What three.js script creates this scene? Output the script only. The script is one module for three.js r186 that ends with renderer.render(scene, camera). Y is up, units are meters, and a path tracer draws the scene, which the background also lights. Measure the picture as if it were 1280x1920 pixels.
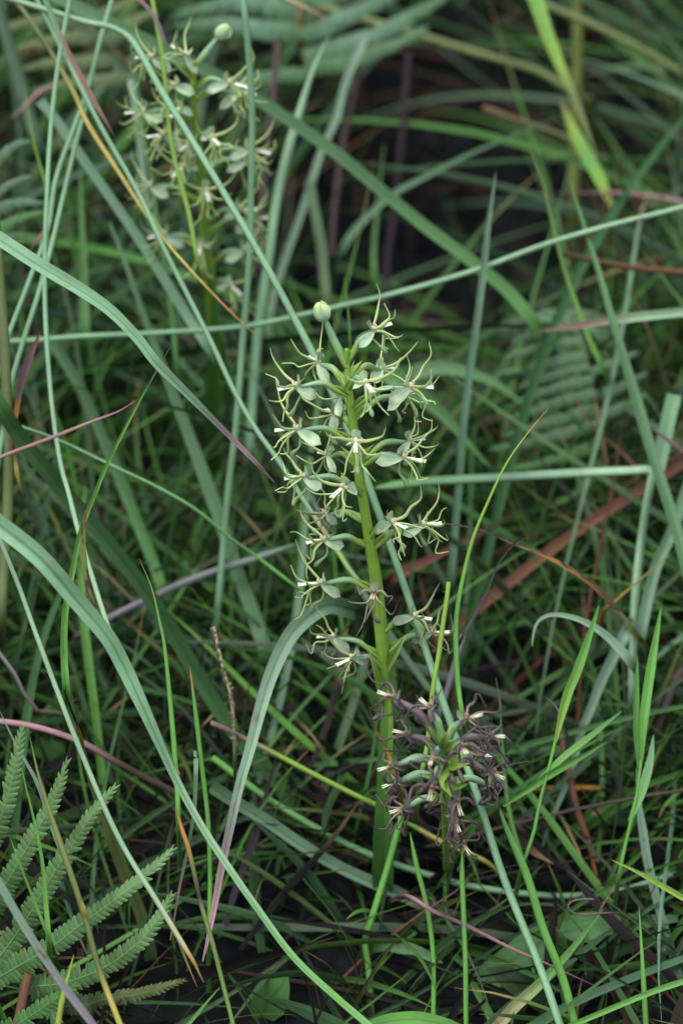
import * as THREE from 'three';
import { mergeGeometries } from 'three/addons/utils/BufferGeometryUtils.js';

// ---------------------------------------------------------------- camera, sky, sun, exposure
const W = 682, H = 1024;
const renderer = new THREE.WebGLRenderer({ antialias: true });
renderer.setSize(W, H);
renderer.toneMapping = THREE.LinearToneMapping;
renderer.toneMappingExposure = 2.45;
renderer.shadowMap.enabled = true;
const scene = new THREE.Scene();
const FOV = 27, CAM_H = 0.68, PITCH = 38 * Math.PI / 180;
const camera = new THREE.PerspectiveCamera(FOV, W / H, 0.02, 900);
camera.position.set(0, CAM_H, 0);
camera.rotation.x = -PITCH;
camera.focus = 0.785;
camera.userData.fStop = 7.2;
camera.updateMatrixWorld(true);
scene.add(camera);

// overcast sky: a soft cloud layer, brightest overhead
const SUN = new THREE.Vector3(-0.35, 0.88, 0.12).normalize();
{
  const w = 128, h = 64, a = new Float32Array(w * h * 4);
  for (let j = 0; j < h; j++) for (let i = 0; i < w; i++) {
    const el = ((j + 0.5) / h - 0.5) * Math.PI, az = ((i + 0.5) / w - 0.5) * 2 * Math.PI;
    const y = Math.sin(el), x = Math.cos(az) * Math.cos(el), z = Math.sin(az) * Math.cos(el);
    const g = Math.max(0, x * SUN.x + y * SUN.y + z * SUN.z);
    let L = y > 0 ? 0.09 + 1.15 * Math.pow(y, 1.4) + 0.35 * Math.pow(g, 6) : 0.06;
    L *= 1 + 0.06 * Math.sin(az * 3 + y * 5) * Math.sin(el * 4 + az);
    a.set([0.87 * L, 0.97 * L, 1.02 * L, 1], (j * w + i) * 4);
  }
  const t = new THREE.DataTexture(a, w, h, THREE.RGBAFormat, THREE.FloatType);
  t.mapping = THREE.EquirectangularReflectionMapping;
  t.magFilter = THREE.LinearFilter; t.needsUpdate = true;
  scene.background = t; scene.environment = t;
}
const sun = new THREE.DirectionalLight(0xfff6ea, 0.7);
sun.position.copy(SUN).multiplyScalar(5).add(new THREE.Vector3(0, 0, -0.9));
sun.target.position.set(0, 0, -0.9);
sun.castShadow = true; sun.shadow.radius = 40; sun.shadow.mapSize.set(2048, 2048);
Object.assign(sun.shadow.camera, { left: -1.5, right: 1.5, top: 1.5, bottom: -1.5, near: 0.5, far: 9 });
scene.add(sun, sun.target);

// ---------------------------------------------------------------- helpers
let seed = 12345;
function rnd() { seed = (seed + 0x6D2B79F5) | 0; let t = Math.imul(seed ^ (seed >>> 15), 1 | seed); t = (t + Math.imul(t ^ (t >>> 7), 61 | t)) ^ t; return ((t ^ (t >>> 14)) >>> 0) / 4294967296; }
const rr = (a, b) => a + (b - a) * rnd();
const V = (x, y, z) => new THREE.Vector3(x, y, z);
const lerp = (a, b, t) => a + (b - a) * t, clamp = (x, a, b) => Math.min(b, Math.max(a, x));
const TY = Math.tan(FOV / 2 * Math.PI / 180);
// a place in the meadow: sight line through (x, y) of the 1280 x 1920 photograph, d metres deep
const at = (x, y, d) => V((x - 640) / 960 * TY * d, (960 - y) / 960 * TY * d, -d).applyMatrix4(camera.matrixWorld);
const groundDepth = (y) => CAM_H / Math.max(0.02, Math.sin(PITCH) - (960 - y) / 960 * TY * Math.cos(PITCH));
const PX = TY / 960;                                  // metres per photograph pixel at one metre
const inv = camera.matrixWorld.clone().invert();
const project = (p) => { const q = p.clone().applyMatrix4(inv); return [640 + q.x / -q.z / PX, 960 - q.y / -q.z / PX, -q.z]; };
// the lie of the land: a dark hollow between the tussocks behind the flowers
const HOLLOWS = [[at(800, 300, groundDepth(300)), 0.15, 0.34], [at(600, 480, groundDepth(480)), 0.07, 0.14], [at(960, 1230, groundDepth(1230)), 0.05, 0.07], [at(330, 800, groundDepth(800)), 0.06, 0.1]];
const bumps = (x, z) => (noise2(x * 9 + 50, z * 9 + 50) - 0.6) * 0.022 * Math.exp(-(x * x + (z + 1) ** 2) / 30);
const groundY = (x, z) => bumps(x, z) - HOLLOWS.reduce((s, [c, r, d]) => s + d * Math.exp(-(((x - c.x) / r) ** 2 + ((z - c.z) / (r * 1.5)) ** 2)), 0);
const place = (p) => { const q = at(p[0], p[1], p[2]); if (p[3]) q.y = groundY(q.x, q.z) - 0.006; return q; };
const BACK = V(0, 0, 1).applyMatrix4(new THREE.Matrix4().extractRotation(camera.matrixWorld));   // towards the viewer's side

const hash = (i) => { const s = Math.sin(i * 127.1 + 311.7) * 43758.5453; return s - Math.floor(s); };
const noise1 = (x) => { const i = Math.floor(x), f = x - i, s = f * f * (3 - 2 * f); return lerp(hash(i), hash(i + 1), s); };
const noise2 = (x, y) => { const i = Math.floor(x), j = Math.floor(y), f = x - i, g = y - j, s = f * f * (3 - 2 * f), t = g * g * (3 - 2 * g), h = (a, b) => hash(a + b * 57.3); return lerp(lerp(h(i, j), h(i + 1, j), s), lerp(h(i, j + 1), h(i + 1, j + 1), s), t); };

const used = {};
const numbered = (n) => { const k = used[n] = (used[n] ?? -1) + 1; return k ? n + '_' + String(k).padStart(3, '0') : n; };
function tag(o, label, category, group, kind) {
  Object.assign(o.userData, { label, category }); if (group) o.userData.group = group; if (kind) o.userData.kind = kind; return o;
}
function mesh(name, geo, mat, parent) {
  const m = new THREE.Mesh(geo, mat); m.castShadow = m.receiveShadow = true;
  m.name = parent === scene ? numbered(name) : name; parent.add(m); return m;
}

// colours of the things themselves (linear)
const PAL = {
  mint: [.155, .285, .155], pale: [.24, .365, .22], grey: [.15, .235, .155], green: [.068, .185, .038], fresh: [.11, .285, .045], deep: [.036, .105, .03], dark: [.03, .075, .028],
  lime: [.20, .32, .035], olive: [.13, .155, .04], yellow: [.40, .32, .07], straw: [.40, .34, .18], orange: [.38, .17, .035], brown: [.13, .065, .03], umber: [.045,.03,.02], black: [.014, .011, .012],
  pink: [.28, .16, .14], red: [.16, .065, .048], purple: [.088, .055, .058], plum: [.04, .026, .033], lilac: [.19, .165, .19], blue: [.08, .165, .095], moss: [.09, .12, .03], herb: [.065, .14, .06], haze: [.065, .125, .055],
  sepal: [.40, .52, .33], horn: [.46, .57, .22], cream: [.66,.60,.36], white: [.78,.78,.74], ovary: [.20, .34, .19], stem: [.215, .36, .045], bract: [.24, .37, .065], rose: [.33, .17, .19], dusk: [.14, .095, .105], tan: [.34, .26, .16],
};
function ramp(spec) {                                 // 'mint green:.6 brown' -> colour along 0..1
  const w = spec.split(' '), k = w.map((s, i) => { const [n, t] = s.split(':'); return [t === undefined ? (w.length > 1 ? i / (w.length - 1) : 0) : +t, PAL[n]]; });
  return (t) => {
    let i = 0; while (i < k.length - 1 && t > k[i + 1][0]) i++;
    const a = k[i], b = k[Math.min(i + 1, k.length - 1)], f = b[0] > a[0] ? clamp((t - a[0]) / (b[0] - a[0]), 0, 1) : 0;
    return [0, 1, 2].map((c) => lerp(a[1][c], b[1][c], f));
  };
}
function table(spec) { const k = spec.split(' ').map((s) => s.split(':').map(Number)); return (t) => { let i = 0; while (i < k.length - 2 && t > k[i + 1][0]) i++; const [a, b] = [k[i], k[i + 1]]; return lerp(a[1], b[1], clamp((t - a[0]) / (b[0] - a[0]), 0, 1)); }; }

function grid(rows, cols, pos, col, uv, closed) {     // vertices in rows; closed joins the last column to the first
  const g = new THREE.BufferGeometry(), ix = [], n = closed ? cols : cols - 1;
  for (let i = 0; i < rows - 1; i++) for (let j = 0; j < n; j++) { const a = i * cols + j, b = i * cols + (j + 1) % cols; ix.push(a, b, a + cols, b, b + cols, a + cols); }
  g.setAttribute('position', new THREE.Float32BufferAttribute(pos, 3)); g.setAttribute('color', new THREE.Float32BufferAttribute(col, 3)); g.setAttribute('uv', new THREE.Float32BufferAttribute(uv, 2));
  g.setIndex(ix); g.computeVertexNormals(); return g;
}
const curveOf = (pts) => new THREE.CatmullRomCurve3(pts, false, 'centripetal');

// round, tapering stem or thread
function tube(pts, rad, colour, { sides = 6, segs = 14, flat = 1, mottle = 0.12, jitter = 0 } = {}) {
  const c = pts.getPointAt ? pts : curveOf(pts), L = c.getLength(), fr = c.computeFrenetFrames(segs, false), pos = [], col = [], uv = [], s0 = rnd() * 500;
  for (let i = 0; i <= segs; i++) {
    const t = i / segs, p = c.getPointAt(t), r = Math.max(rad(t), 1e-5), k = colour(t);
    for (let j = 0; j < sides; j++) {
      const a = j / sides * Math.PI * 2, w = r * (1 + jitter * (noise2(s0 + i * 0.7, j * 3.1) - 0.5));
      const q = p.clone().addScaledVector(fr.normals[i], Math.cos(a) * w).addScaledVector(fr.binormals[i], Math.sin(a) * w * flat), m = 1 + mottle * 2 * (noise2(s0 + t * L * 90, j * 0.9) - 0.5);
      pos.push(q.x, q.y, q.z); col.push(k[0] * m, k[1] * m, k[2] * m); uv.push(j / sides, t * L / 0.03);
    }
  }
  const end = c.getPointAt(1), k = colour(1), st = c.getPointAt(0), k0 = colour(0);       // close both ends
  const rows = [st, end].map((p, e) => { const P = [], C = [], U = []; for (let j = 0; j < sides; j++) { P.push(p.x, p.y, p.z); C.push(...(e ? k : k0)); U.push(j / sides, e ? L / 0.03 : 0); } return [P, C, U]; });
  return grid(segs + 3, sides, [...rows[0][0], ...pos, ...rows[1][0]], [...rows[0][1], ...col, ...rows[1][1]], [...rows[0][2], ...uv, ...rows[1][2]], true);
}

// flat or folded blade with thickness: the width lies across `face`, turned by roll(t); fold > 0 lifts the edges
function ribbon(pts, wid, colour, { segs = 40, fold = 0.3, roll = () => 0, face = BACK, th = 0.0004, n = 5, mottle = 0.16, spots = 0, spotColour = 'brown', cup = 0 } = {}) {
  const c = pts.getPointAt ? pts : curveOf(pts), L = c.getLength(), pos = [], col = [], uv = [], s0 = rnd() * 500, bc = PAL[spotColour];
  let side0 = null;
  for (let i = 0; i <= segs; i++) {
    const t = i / segs, p = c.getPointAt(t), T = c.getTangentAt(t), w = Math.max(wid(t), 2e-5) / 2;
    let side = T.clone().cross(face); if (side.lengthSq() < 0.02 && side0) side = side0.clone(); side.normalize(); side0 = side.clone();
    const nrm = side.clone().cross(T).normalize(), a = roll(t), S = side.clone().multiplyScalar(Math.cos(a)).addScaledVector(nrm, Math.sin(a)), N = nrm.clone().multiplyScalar(Math.cos(a)).addScaledVector(side, -Math.sin(a));
    const k = colour(t), put = (u, lift) => {
      const q = p.clone().addScaledVector(S, u * w).addScaledVector(N, fold * Math.abs(u) * w + cup * u * u * w + lift);
      let m = 1 + mottle * 2 * (noise2(s0 + t * L * 60, u * 1.7) - 0.5), kk = k;
      if (spots) { const s = clamp((noise2(s0 * 3 + t * L * 330, u * 1.5 + 9) - (1 - spots)) * 9, 0, 1); kk = k.map((v, x) => lerp(v, bc[x], s)); }
      pos.push(q.x, q.y, q.z); col.push(kk[0] * m, kk[1] * m, kk[2] * m); uv.push((u + 1) / 2, t * L / 0.06);
    };
    for (let j = 0; j < n; j++) put(-1 + 2 * j / (n - 1), 0);
    for (let j = n - 1; j >= 0; j--) { const u = -1 + 2 * j / (n - 1); put(u, -Math.min(th, w * 0.5) * (1 - 0.85 * u * u)); }
  }
  return grid(segs + 1, n * 2, pos, col, uv, true);
}

// ---------------------------------------------------------------- materials
function tex(w, h, f, srgb) {
  const a = new Uint8Array(w * h * 4);
  for (let j = 0; j < h; j++) for (let i = 0; i < w; i++) { const v = f(i / w, j / h), c = Array.isArray(v) ? v : [v, v, v]; for (let k = 0; k < 3; k++) a[(j * w + i) * 4 + k] = clamp(c[k] * 255, 0, 255); a[(j * w + i) * 4 + 3] = 255; }
  const t = new THREE.DataTexture(a, w, h); t.wrapS = t.wrapT = THREE.RepeatWrapping; t.magFilter = THREE.LinearFilter; t.generateMipmaps = true; if (srgb) t.colorSpace = THREE.SRGBColorSpace; t.needsUpdate = true; return t;
}
const per = (x, n, s) => { const i = Math.floor(x * n), f = x * n - i, q = f * f * (3 - 2 * f); return lerp(hash((i % n) + s), hash(((i + 1) % n) + s), q); };
const per2 = (x, y, nx, ny, s) => { const j = Math.floor(y * ny), f = y * ny - j, q = f * f * (3 - 2 * f); return lerp(per(x, nx, s + (j % ny) * 91.7), per(x, nx, s + ((j + 1) % ny) * 91.7), q); };
const bladeMap = tex(128, 512, (u, v) => {            // parallel veins, a darker channel along the middle, small scuffs
  const vein = 0.5 + 0.5 * Math.cos(u * Math.PI * 2 * 14), mid = Math.exp(-(((u - 0.5) / 0.055) ** 2));
  return clamp(0.86 + 0.08 * vein - 0.26 * mid - 0.14 * (per2(u, v, 40, 4, 3) - 0.5) - 0.16 * Math.max(0, per2(u, v, 9, 60, 8) - 0.62) - 0.12 * (per2(u, v, 5, 17, 5) - 0.5), 0, 1);
});
const grooveMap = tex(128, 512, (u, v) => {           // glaucous blade: two pale bands either side of a broad green channel
  const d = Math.abs(u - 0.5), mid = Math.exp(-((d / 0.1) ** 2)), k = clamp(0.93 + 0.05 * Math.cos(u * 6.283 * 14) - 0.14 * (per2(u, v, 40, 4, 3) - 0.5) - 0.22 * Math.max(0, per2(u, v, 9, 60, 8) - 0.6) - 0.12 * (per2(u, v, 5, 17, 5) - 0.5), 0, 1);
  return [k * (1 - 0.62 * mid), k * (1 - 0.4 * mid), k * (1 - 0.62 * mid)];
});
const bladeBump = tex(128, 256, (u, v) => 0.5 + 0.22 * Math.cos(u * Math.PI * 2 * 14) + 0.3 * (per2(u, v, 50, 30, 2) - 0.5));
const stemMap = tex(64, 512, (u, v) => clamp(0.9 + 0.06 * Math.cos(u * Math.PI * 2 * 10) - 0.16 * (per2(u, v, 24, 6, 1) - 0.5) - 0.2 * Math.max(0, per2(u, v, 8, 70, 4) - 0.66) - 0.1 * (per2(u, v, 3, 21, 6) - 0.5), 0, 1));
const petalMap = tex(64, 64, (u, v) => clamp(0.93 - 0.12 * per2(u, v, 8, 3, 2) + 0.05 * Math.cos(u * 6.283 * 5), 0, 1));
const std = (o) => new THREE.MeshStandardMaterial({ vertexColors: true, ...o });
const soft = (o) => new THREE.MeshPhysicalMaterial({ vertexColors: true, ...o });   // dull, damp surfaces with little gloss
const M = {
  grooved: std({ map: grooveMap, bumpMap: bladeBump, bumpScale: 0.00008, roughness: 0.56 }),
  tangle: soft({ map: bladeMap, roughness: 0.6, specularIntensity: 0.45 }),
  blade: std({ map: bladeMap, bumpMap: bladeBump, bumpScale: 0.00008, roughness: 0.56 }),
  rush: std({ map: stemMap, roughness: 0.58 }),
  dry: soft({ map: stemMap, roughness: 0.85, specularIntensity: 0.4 }),
  dryBlade: soft({ map: bladeMap, bumpMap: bladeBump, bumpScale: 0.00012, roughness: 0.8, specularIntensity: 0.35 }),
  stem: std({ map: stemMap, roughness: 0.42 }),
  petal: std({ map: petalMap, roughness: 0.7 }),
  thread: std({ map: petalMap, roughness: 0.55 }),
  white: std({ roughness: 0.5 }),
  fern: std({ roughness: 0.62 }),
  ground: null,
};

// ---------------------------------------------------------------- the single blades, rushes and stalks
const KIND = {
  sedge: ['sedge blade', M.blade], rush: ['rush', M.rush], thin_rush: ['grass stalk', M.rush], dry_sedge: ['dry sedge', M.dryBlade], dead_twig: ['dry stalk', M.dry], herb_plant: ['leaf', M.blade], tendril: ['tendril', M.dry],
};
// path: 'x,y[,depth] ...'; width in photograph pixels; colours from first to last point
function path(str, d, { x = '', root = '' } = {}) {
  let P = str.split(' ').map((s) => s.split(',').map(Number));
  const known = P.map((p, i) => [i, p[2]]).filter((k) => k[1] !== undefined);
  P.forEach((p, i) => {
    if (p[2] !== undefined) return;
    const a = known.filter((k) => k[0] < i).pop(), b = known.find((k) => k[0] > i);
    p[2] = a && b ? lerp(a[1], b[1], (i - a[0]) / (b[0] - a[0])) : a ? a[1] : b ? b[1] : Array.isArray(d) ? lerp(d[0], d[1], i / (P.length - 1)) : d;
  });
  const more = (a, b, len) => { const l = Math.hypot(b[0] - a[0], b[1] - a[1]) || 1; return [b[0] + (b[0] - a[0]) / l * len, b[1] + (b[1] - a[1]) / l * len, b[2]]; };
  const n = () => P.length;
  if (x.includes('s')) P.unshift(more(P[1], P[0], 160));
  if (x.includes('e')) P.push(more(P[n() - 2], P[n() - 1], 160));
  const grow = (a, b) => { const q = more(a, b, 70); return [[(q[0] + b[0]) / 2, (q[1] + b[1]) / 2 + 12, lerp(b[2], groundDepth(q[1] + 40), 0.45)], [q[0], q[1] + 40, groundDepth(q[1] + 40), 1]]; };
  if (root === 's') { const [m, e] = grow(P[1], P[0]); P.unshift(e, m); }
  if (root === 'e') P.push(...grow(P[n() - 2], P[n() - 1]));
  return P;
}
function settle(geo, lowest) { geo.translate(-lowest.x, -lowest.y, -lowest.z); return lowest; }
function blade(name, label, str, w, colours, d = 0.85, o = {}) {
  const P = path(str, d, o), pts = P.map(place), mid = P.reduce((s, p) => s + p[2], 0) / P.length;
  const round = o.round ?? (name === 'rush' || name === 'thin_rush' || name === 'dead_twig' || name === 'tendril'), wide = w * PX * mid;
  const tip = o.tip ?? '', wp = o.wp ? table(o.wp) : (t) => {
    let k = 1; if (tip.includes('s')) k *= Math.min(1, Math.pow(t / (o.tl ?? 0.4) + 0.02, 0.75)); if (tip.includes('e')) k *= Math.min(1, Math.pow((1 - t) / (o.tl ?? 0.4) + 0.02, 0.75)); return k;
  };
  const col = ramp(colours), segs = o.segs ?? Math.max(20, Math.min(90, Math.round(P.length * 7))), r0 = rr(-0.25, 0.25), wob = rr(0, 9);
  const geo = round ? tube(pts, (t) => wide / 2 * wp(t) * (0.94 + 0.12 * noise1(wob + t * 7)), col, { sides: 8, segs, flat: o.flat ?? 0.85, mottle: 0.2 })
    : ribbon(pts, (t) => wide * wp(t) * (0.95 + 0.1 * noise1(wob + t * 9)), col, { segs: o.spots || mid < 0.9 ? 110 : segs, fold: o.fold ?? 0.35, roll: o.roll ?? ((t) => r0 + 0.35 * (noise1(wob + t * 2.2) - 0.5)), spots: o.spots ?? (mid < 0.9 ? 0.13 : 0), spotColour: o.sc ?? 'brown', th: o.th ?? 0.00035, cup: o.cup ?? 0, mottle: o.mottle ?? 0.16 });
  const base = pts.reduce((a, p) => (p.y < a.y ? p : a)).clone(); settle(geo, base);
  const m = mesh(name, geo, o.mat ?? KIND[name][1], scene); m.position.copy(base);
  return tag(m, label, o.cat ?? KIND[name][0]);
}
const B = blade;

// --- the sharp ones in front
B('rush', 'long pale mint rush bent at top left, crossing both tall flower spikes to bottom right', '34,2,.9 112,26,.9 169,43,.9 206,50,.9 238,66,.9 262,97,.89 300,165,.88 378,292,.86 480,465,.845 560,612,.84 640,775,.835 725,1005,.83 775,1150,.82 835,1330,.81 890,1480,.8 945,1650,.79 1010,1810,.78 1050,1925,.77', 14, 'pale mint:.2 mint', .84, { x: 'se', segs: 130 });
B('rush', 'thin mint rush slanting from upper left and ending broken behind the middle flower spike', '110,80 150,160 188,235 262,367 300,450 394,637 440,735 480,805 519,860 590,970 640,1045 660,1075 690,1108', 9, 'mint mint:.85 tan:.9 lime:.93 mint', [.9, .835], { x: 's', segs: 90 });
B('dry_sedge', 'mint grass tip turned pink brown, ending above the crossing stems at upper left', '86,0 118,76 161,161 190,212 215,255', 10, 'mint mint:.45 pink:.6 pink:.9 brown', .88, { x: 's', tip: 'e', tl: .2, fold: .5 });
B('rush', 'olive stem ripening to yellow with orange tip, slanting down in front of far flower spike', '25,0 41,16 94,94 142,180 161,225 225,326 300,439 375,525 440,592 483,631', 10, 'olive moss:.3 yellow:.5 yellow:.8 orange:.93 pink', [.93, .86], { x: 's', tip: 'e', tl: .5 });
B('rush', 'near vertical pale green rush left of the crossed pair at upper left', '131,0 109,124 94,262 88,375 84,525 90,672 101,785 116,879 129,924 146,991 180,1104 212,1205', 9, 'mint mint pale:.6 pale', [.9, .81], { x: 's', root: 'e' });
B('thin_rush', 'thin mint stalk, left one of the two side by side at left edge', '210,0 191,64 165,165 139,240 105,337 90,431 56,525 15,634 0,690', 9, 'mint', [.93, .88], { x: 'se' });
B('thin_rush', 'thin mint stalk, right one of the two side by side at left edge', '165,187 150,240 120,364 97,461 71,555 45,637 22,717 8,800', 9, 'mint mint olive', [.92, .86], { x: 'e', root: 'e' });
B('sedge', 'broad grooved mint blade arching down from left edge to a purple brown tip', '0,450,.77 75,499,.765 150,544,.762 206,583,.76 259,637 292,680,.76 360,748,.765 412,800,.77 480,868 515,905,.78', 27, 'pale mint:.3 mint:.55 grey:.74 dusk:.84 rose:.9 dusk', .76, { mat: M.grooved, x: 's', wp: '0:1 .35:.95 .6:.72 .8:.45 .93:.3 1:.08', fold: .55, segs: 70 });
B('sedge', 'broad mint blade from left edge narrowing to bottom centre', '0,984,.74 75,1045,.74 150,1132,.745 202,1194 232,1248,.75 262,1312,.75 330,1462,.755 375,1545,.755 430,1630 480,1702,.755 550,1796 625,1867,.75 692,1925,.745', 35, 'mint mint:.3 mint:.45 pale fresh:.85 pale', .75, { mat: M.grooved, x: 'se', wp: '0:1 .22:.96 .36:.78 .46:.46 .55:.38 1:.36', fold: .5, segs: 90, roll: (t) => 0.1 + 0.5 * clamp(t * 3 - 1.1, 0, 1) });
B('dry_sedge', 'short half-dead sheath with purple base hugging the folded mint leaf at lower left', '250,1270 266,1305 285,1345 310,1400 330,1440 338,1452', 9, 'pale dusk:.35 dusk:.6 fresh:.85 straw', .755, { tip: 'e', tl: .15 });
B('sedge', 'wide dark green blade sloping down from left edge behind the spotted tip', '0,757 37,815 94,888 150,954 225,1044 281,1119 330,1195 385,1290 450,1385 520,1465', 29, 'fresh deep:.15 deep green', [.83, .92], { x: 's', root: 'e', fold: .25 });
B('sedge', 'green blade with dark specks rising to a point left of centre, kinked low down', '325,641 300,684 262,751 225,822 199,875 176,931 161,968 148,1010 136,1070 122,1150 120,1230 124,1295', 14, 'brown fresh:.06 fresh:.4 fresh green', [.775, .8], { tip: 's', tl: .45, spots: .24, sc: 'umber', root: 'e', fold: .6 });
B('dead_twig', 'olive stalk thickly flecked with brown, dropping from the kink of the specked blade', '168,935 161,965 156,1010 160,1060 168,1110 185,1155 215,1215 235,1270 255,1320 272,1352', 11, 'brown brown:.08 olive:.2 moss:.5 olive', .775, { round: false, spots: .42, sc: 'umber', fold: .5, wp: '0:.15 .1:.6 .25:1 .8:.8 1:.2' });
B('dead_twig', 'slim pink stalk slanting up to the right across the left side', '-10,862 22,849 94,822 169,792 225,770 259,748', 7.5, 'pink pink rose', .83, { tip: 'e', tl: .3, x: 's' });
B('thin_rush', 'thin olive green stalk slanting gently down from left to centre', '41,800 112,826 206,871 300,916 375,961 430,1008 476,1040 560,1105', 7, 'mint fresh olive', [.85, .9], { root: 'e' });
B('rush', 'long mint rush lying level across the picture, rising to the right edge', '0,641 75,637 150,631 300,624 465,611 560,592 625,577 737,551 880,510 912,499 1025,457 1137,424 1250,396 1280,388', 11, 'mint mint pale', .95, { x: 'se', segs: 80 });
B('rush', 'upright mint rush passing right beside the far flower spike', '456,0 467,112 473,225 471,337 469,450 462,562 455,640 442,804 430,900 420,1010 405,1175', 12, 'mint', [.88, .95], { x: 's', root: 'e', segs: 60 });
B('rush', 'blurred mint blade leaning right, second upright from the far flower spike', '614,71 587,131 557,225 535,300 516,394 501,506 486,600 475,720 468,850', 17, 'pale mint mint green', 1.02, { root: 'e', tip: 's', tl: .15 });
B('sedge', 'faint grey green blade leaning right behind the blurred mint upright', '685,70 647,157 632,217 602,285 575,370 550,442 530,500 512,555 500,640', 13, 'grey haze', 1.12, { root: 'e' });
B('sedge', 'wide bright green blade cutting down across the upper middle', '240,60 375,127 440,160 482,186 557,236 640,296 719,362 794,424 880,488 950,546 1010,617', 24, 'deep deep:.3 green:.5 deep', [.97, 1.02], { x: 's', root: 'e', fold: .2 });
B('sedge', 'bright green blade tip standing alone at upper right', '993,281 1017,345 1036,424 1055,499 1077,562 1100,627 1130,691', 21, 'olive fresh:.3 fresh green', .96, { tip: 's', tl: .9, root: 'e' });
B('sedge', 'tall narrow blue mint blade standing right of the middle flower spike', '929,322 912,439 905,506 892,610 880,691 867,804 860,900 852,991 845,1090', 13, 'grey blue:.3 blue:.6 blue', [.94, .97], { tip: 's', tl: .12, root: 'e', fold: .5 });
B('rush', 'sharp bright green rush curving up to an orange tip right of middle flower spike', '1029,764 995,804 950,867 912,946 886,1010 867,1085 855,1160 855,1240 860,1300 866,1340', 11.5, 'orange orange:.03 lime:.06 fresh:.3 fresh', [.8, .8], { tip: 's', tl: .35, root: 'e' });
B('sedge', 'olive blade with withered dark point and orange neck, right of middle', '819,980 860,985 894,991 922,1000 950,1014 1025,1044 1100,1089 1149,1137 1190,1190', 21, 'dusk dusk:.16 orange:.24 brown:.34 olive:.4 moss', [.81, .87], { wp: '0:.1 .2:.3 .4:.55 .65:.95 1:1', spots: .4, sc: 'umber', root: 'e' });
B('dry_sedge', 'wide red brown dead blade slanting up to right edge', '850,1180 890,1145 950,1096 1025,1036 1100,982 1194,922 1285,864', 19, 'umber brown:.3 red:.5 brown red:.7 umber', [.97, .99], { x: 'e', root: 's' });
B('dry_sedge', 'blurred salmon dead blade lower left of the wide red brown one', '745,1078 800,1051 850,1025 894,1002 960,965', 20, 'brown red brown', .98, { root: 's', tip: 'e' });
B('dry_sedge', 'twisted lilac dead leaf bit beside the bright green rush', '985,1005 961,1021 938,1050 931,1059 922,1085 912,1107 882,1164 866,1195', 15, 'plum lilac:.3 rose:.5 lilac:.65 lilac:.85 lime', .82, { wp: '0:.2 .3:.5 .42:1 .5:.6 .7:1 1:.3', fold: .7, root: 'e' });
B('rush', 'thick pale mint stem level right of middle, kinked and dropping down at its end', '700,915 800,903 912,897 1062,888 1190,882 1214,881 1221,888 1219,905 1211,945 1197,1047 1190,1122 1186,1200 1184,1300', 22, 'green blue:.2 pale:.4 mint:.5 pale:.56 mint', .93, { root: 'e', tip: 's', tl: .03, segs: 110, flat: .6 });
B('sedge', 'long dark green blade leaning down the right edge', '1066,334 1096,431 1122,514 1140,580 1160,646 1194,762 1216,837 1239,909 1265,991 1282,1060', 22, 'green deep:.4 deep:.7 green', [.96, .9], { tip: 's', tl: .5, x: 'e' });
B('dry_sedge', 'whitish level blade with pink tip reaching in from right edge', '1008,622 1050,615 1100,607 1175,596 1285,584', 17, 'rose pink:.2 pale:.45 pale', .95, { x: 'e', tip: 's', tl: .35 });
B('sedge', 'large yellow green grass blade coming down from the top at right', '1002,0 1025,67 1055,139 1077,187 1100,247 1119,295', 30, 'lime fresh lime:.6 olive olive', 1.1, { x: 's', tip: 'e', tl: .7 });
B('sedge', 'yellow green blade with red brown rim below the large top-right blade', '1047,184 1081,262 1119,330 1140,375 1156,411', 25, 'brown lime:.25 fresh lime red', 1.1, { tip: 'se', tl: .35 });
B('thin_rush', 'olive stalk sloping across the top right corner', '1010,4 1070,30 1137,60 1210,98 1280,139', 17, 'olive moss', 1.2, { x: 'se' });
B('thin_rush', 'olive stalk sloping right near top above the dark gap', '745,55 800,71 870,93 950,116 1010,135 1080,180', 17, 'olive moss deep', 1.25, { x: 's', root: 'e' });
B('thin_rush', 'short olive stalk with brown end right of the dark gap', '905,202 960,222 1062,259 1110,290', 12, 'brown moss:.15 moss', 1.2, { root: 'e' });
B('dead_twig', 'upright tan olive stalk behind the large top-right blade', '1081,0 1081,112 1076,230 1074,319 1074,380', 20, 'moss olive:.4 moss', 1.28, { x: 's', root: 'e', });
B('sedge', 'blurred sea green blade sloping up to right above the bright diagonal', '640,470 662,435 737,364 800,330 880,289 912,275 987,244 1050,219', 20, 'deep deep:.4 blue:.6 deep', 1.12, { tip: 'e', root: 's' });
B('dead_twig', 'slim lilac pink stalk level near the right edge', '1020,360 1087,362 1156,362 1215,368 1285,380', 10, 'plum rose lilac', 1.1, { x: 'e', tip: 's' });
B('dead_twig', 'dark brown twig level below the lilac stalk at right', '1055,476 1120,490 1190,502 1285,511', 13, 'umber brown umber', 1.0, { x: 'e' });
B('dead_twig', 'purple brown upright dry stem left of centre top', '690,95 677,125 660,190 644,262 633,340 625,412 621,500 621,580', 11, 'purple plum', 1.2, { root: 'e' });
B('dead_twig', 'purple grey dry stem upright in the dark gap', '765,100 758,200 748,310 738,400 726,487 722,560', 11, 'plum plum', 1.25, { root: 'e' });
B('dead_twig', 'dull mauve stem right behind the upright mint rush', '520,80 512,180 500,280 494,337 486,420 480,510', 11, 'purple plum', 1.12, { root: 'e' });
B('sedge', 'olive yellow blurred blade curving down under the dark gap', '580,340 588,390 600,450 606,510 612,580', 17, 'haze moss green', 1.1, { root: 'e' });
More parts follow.
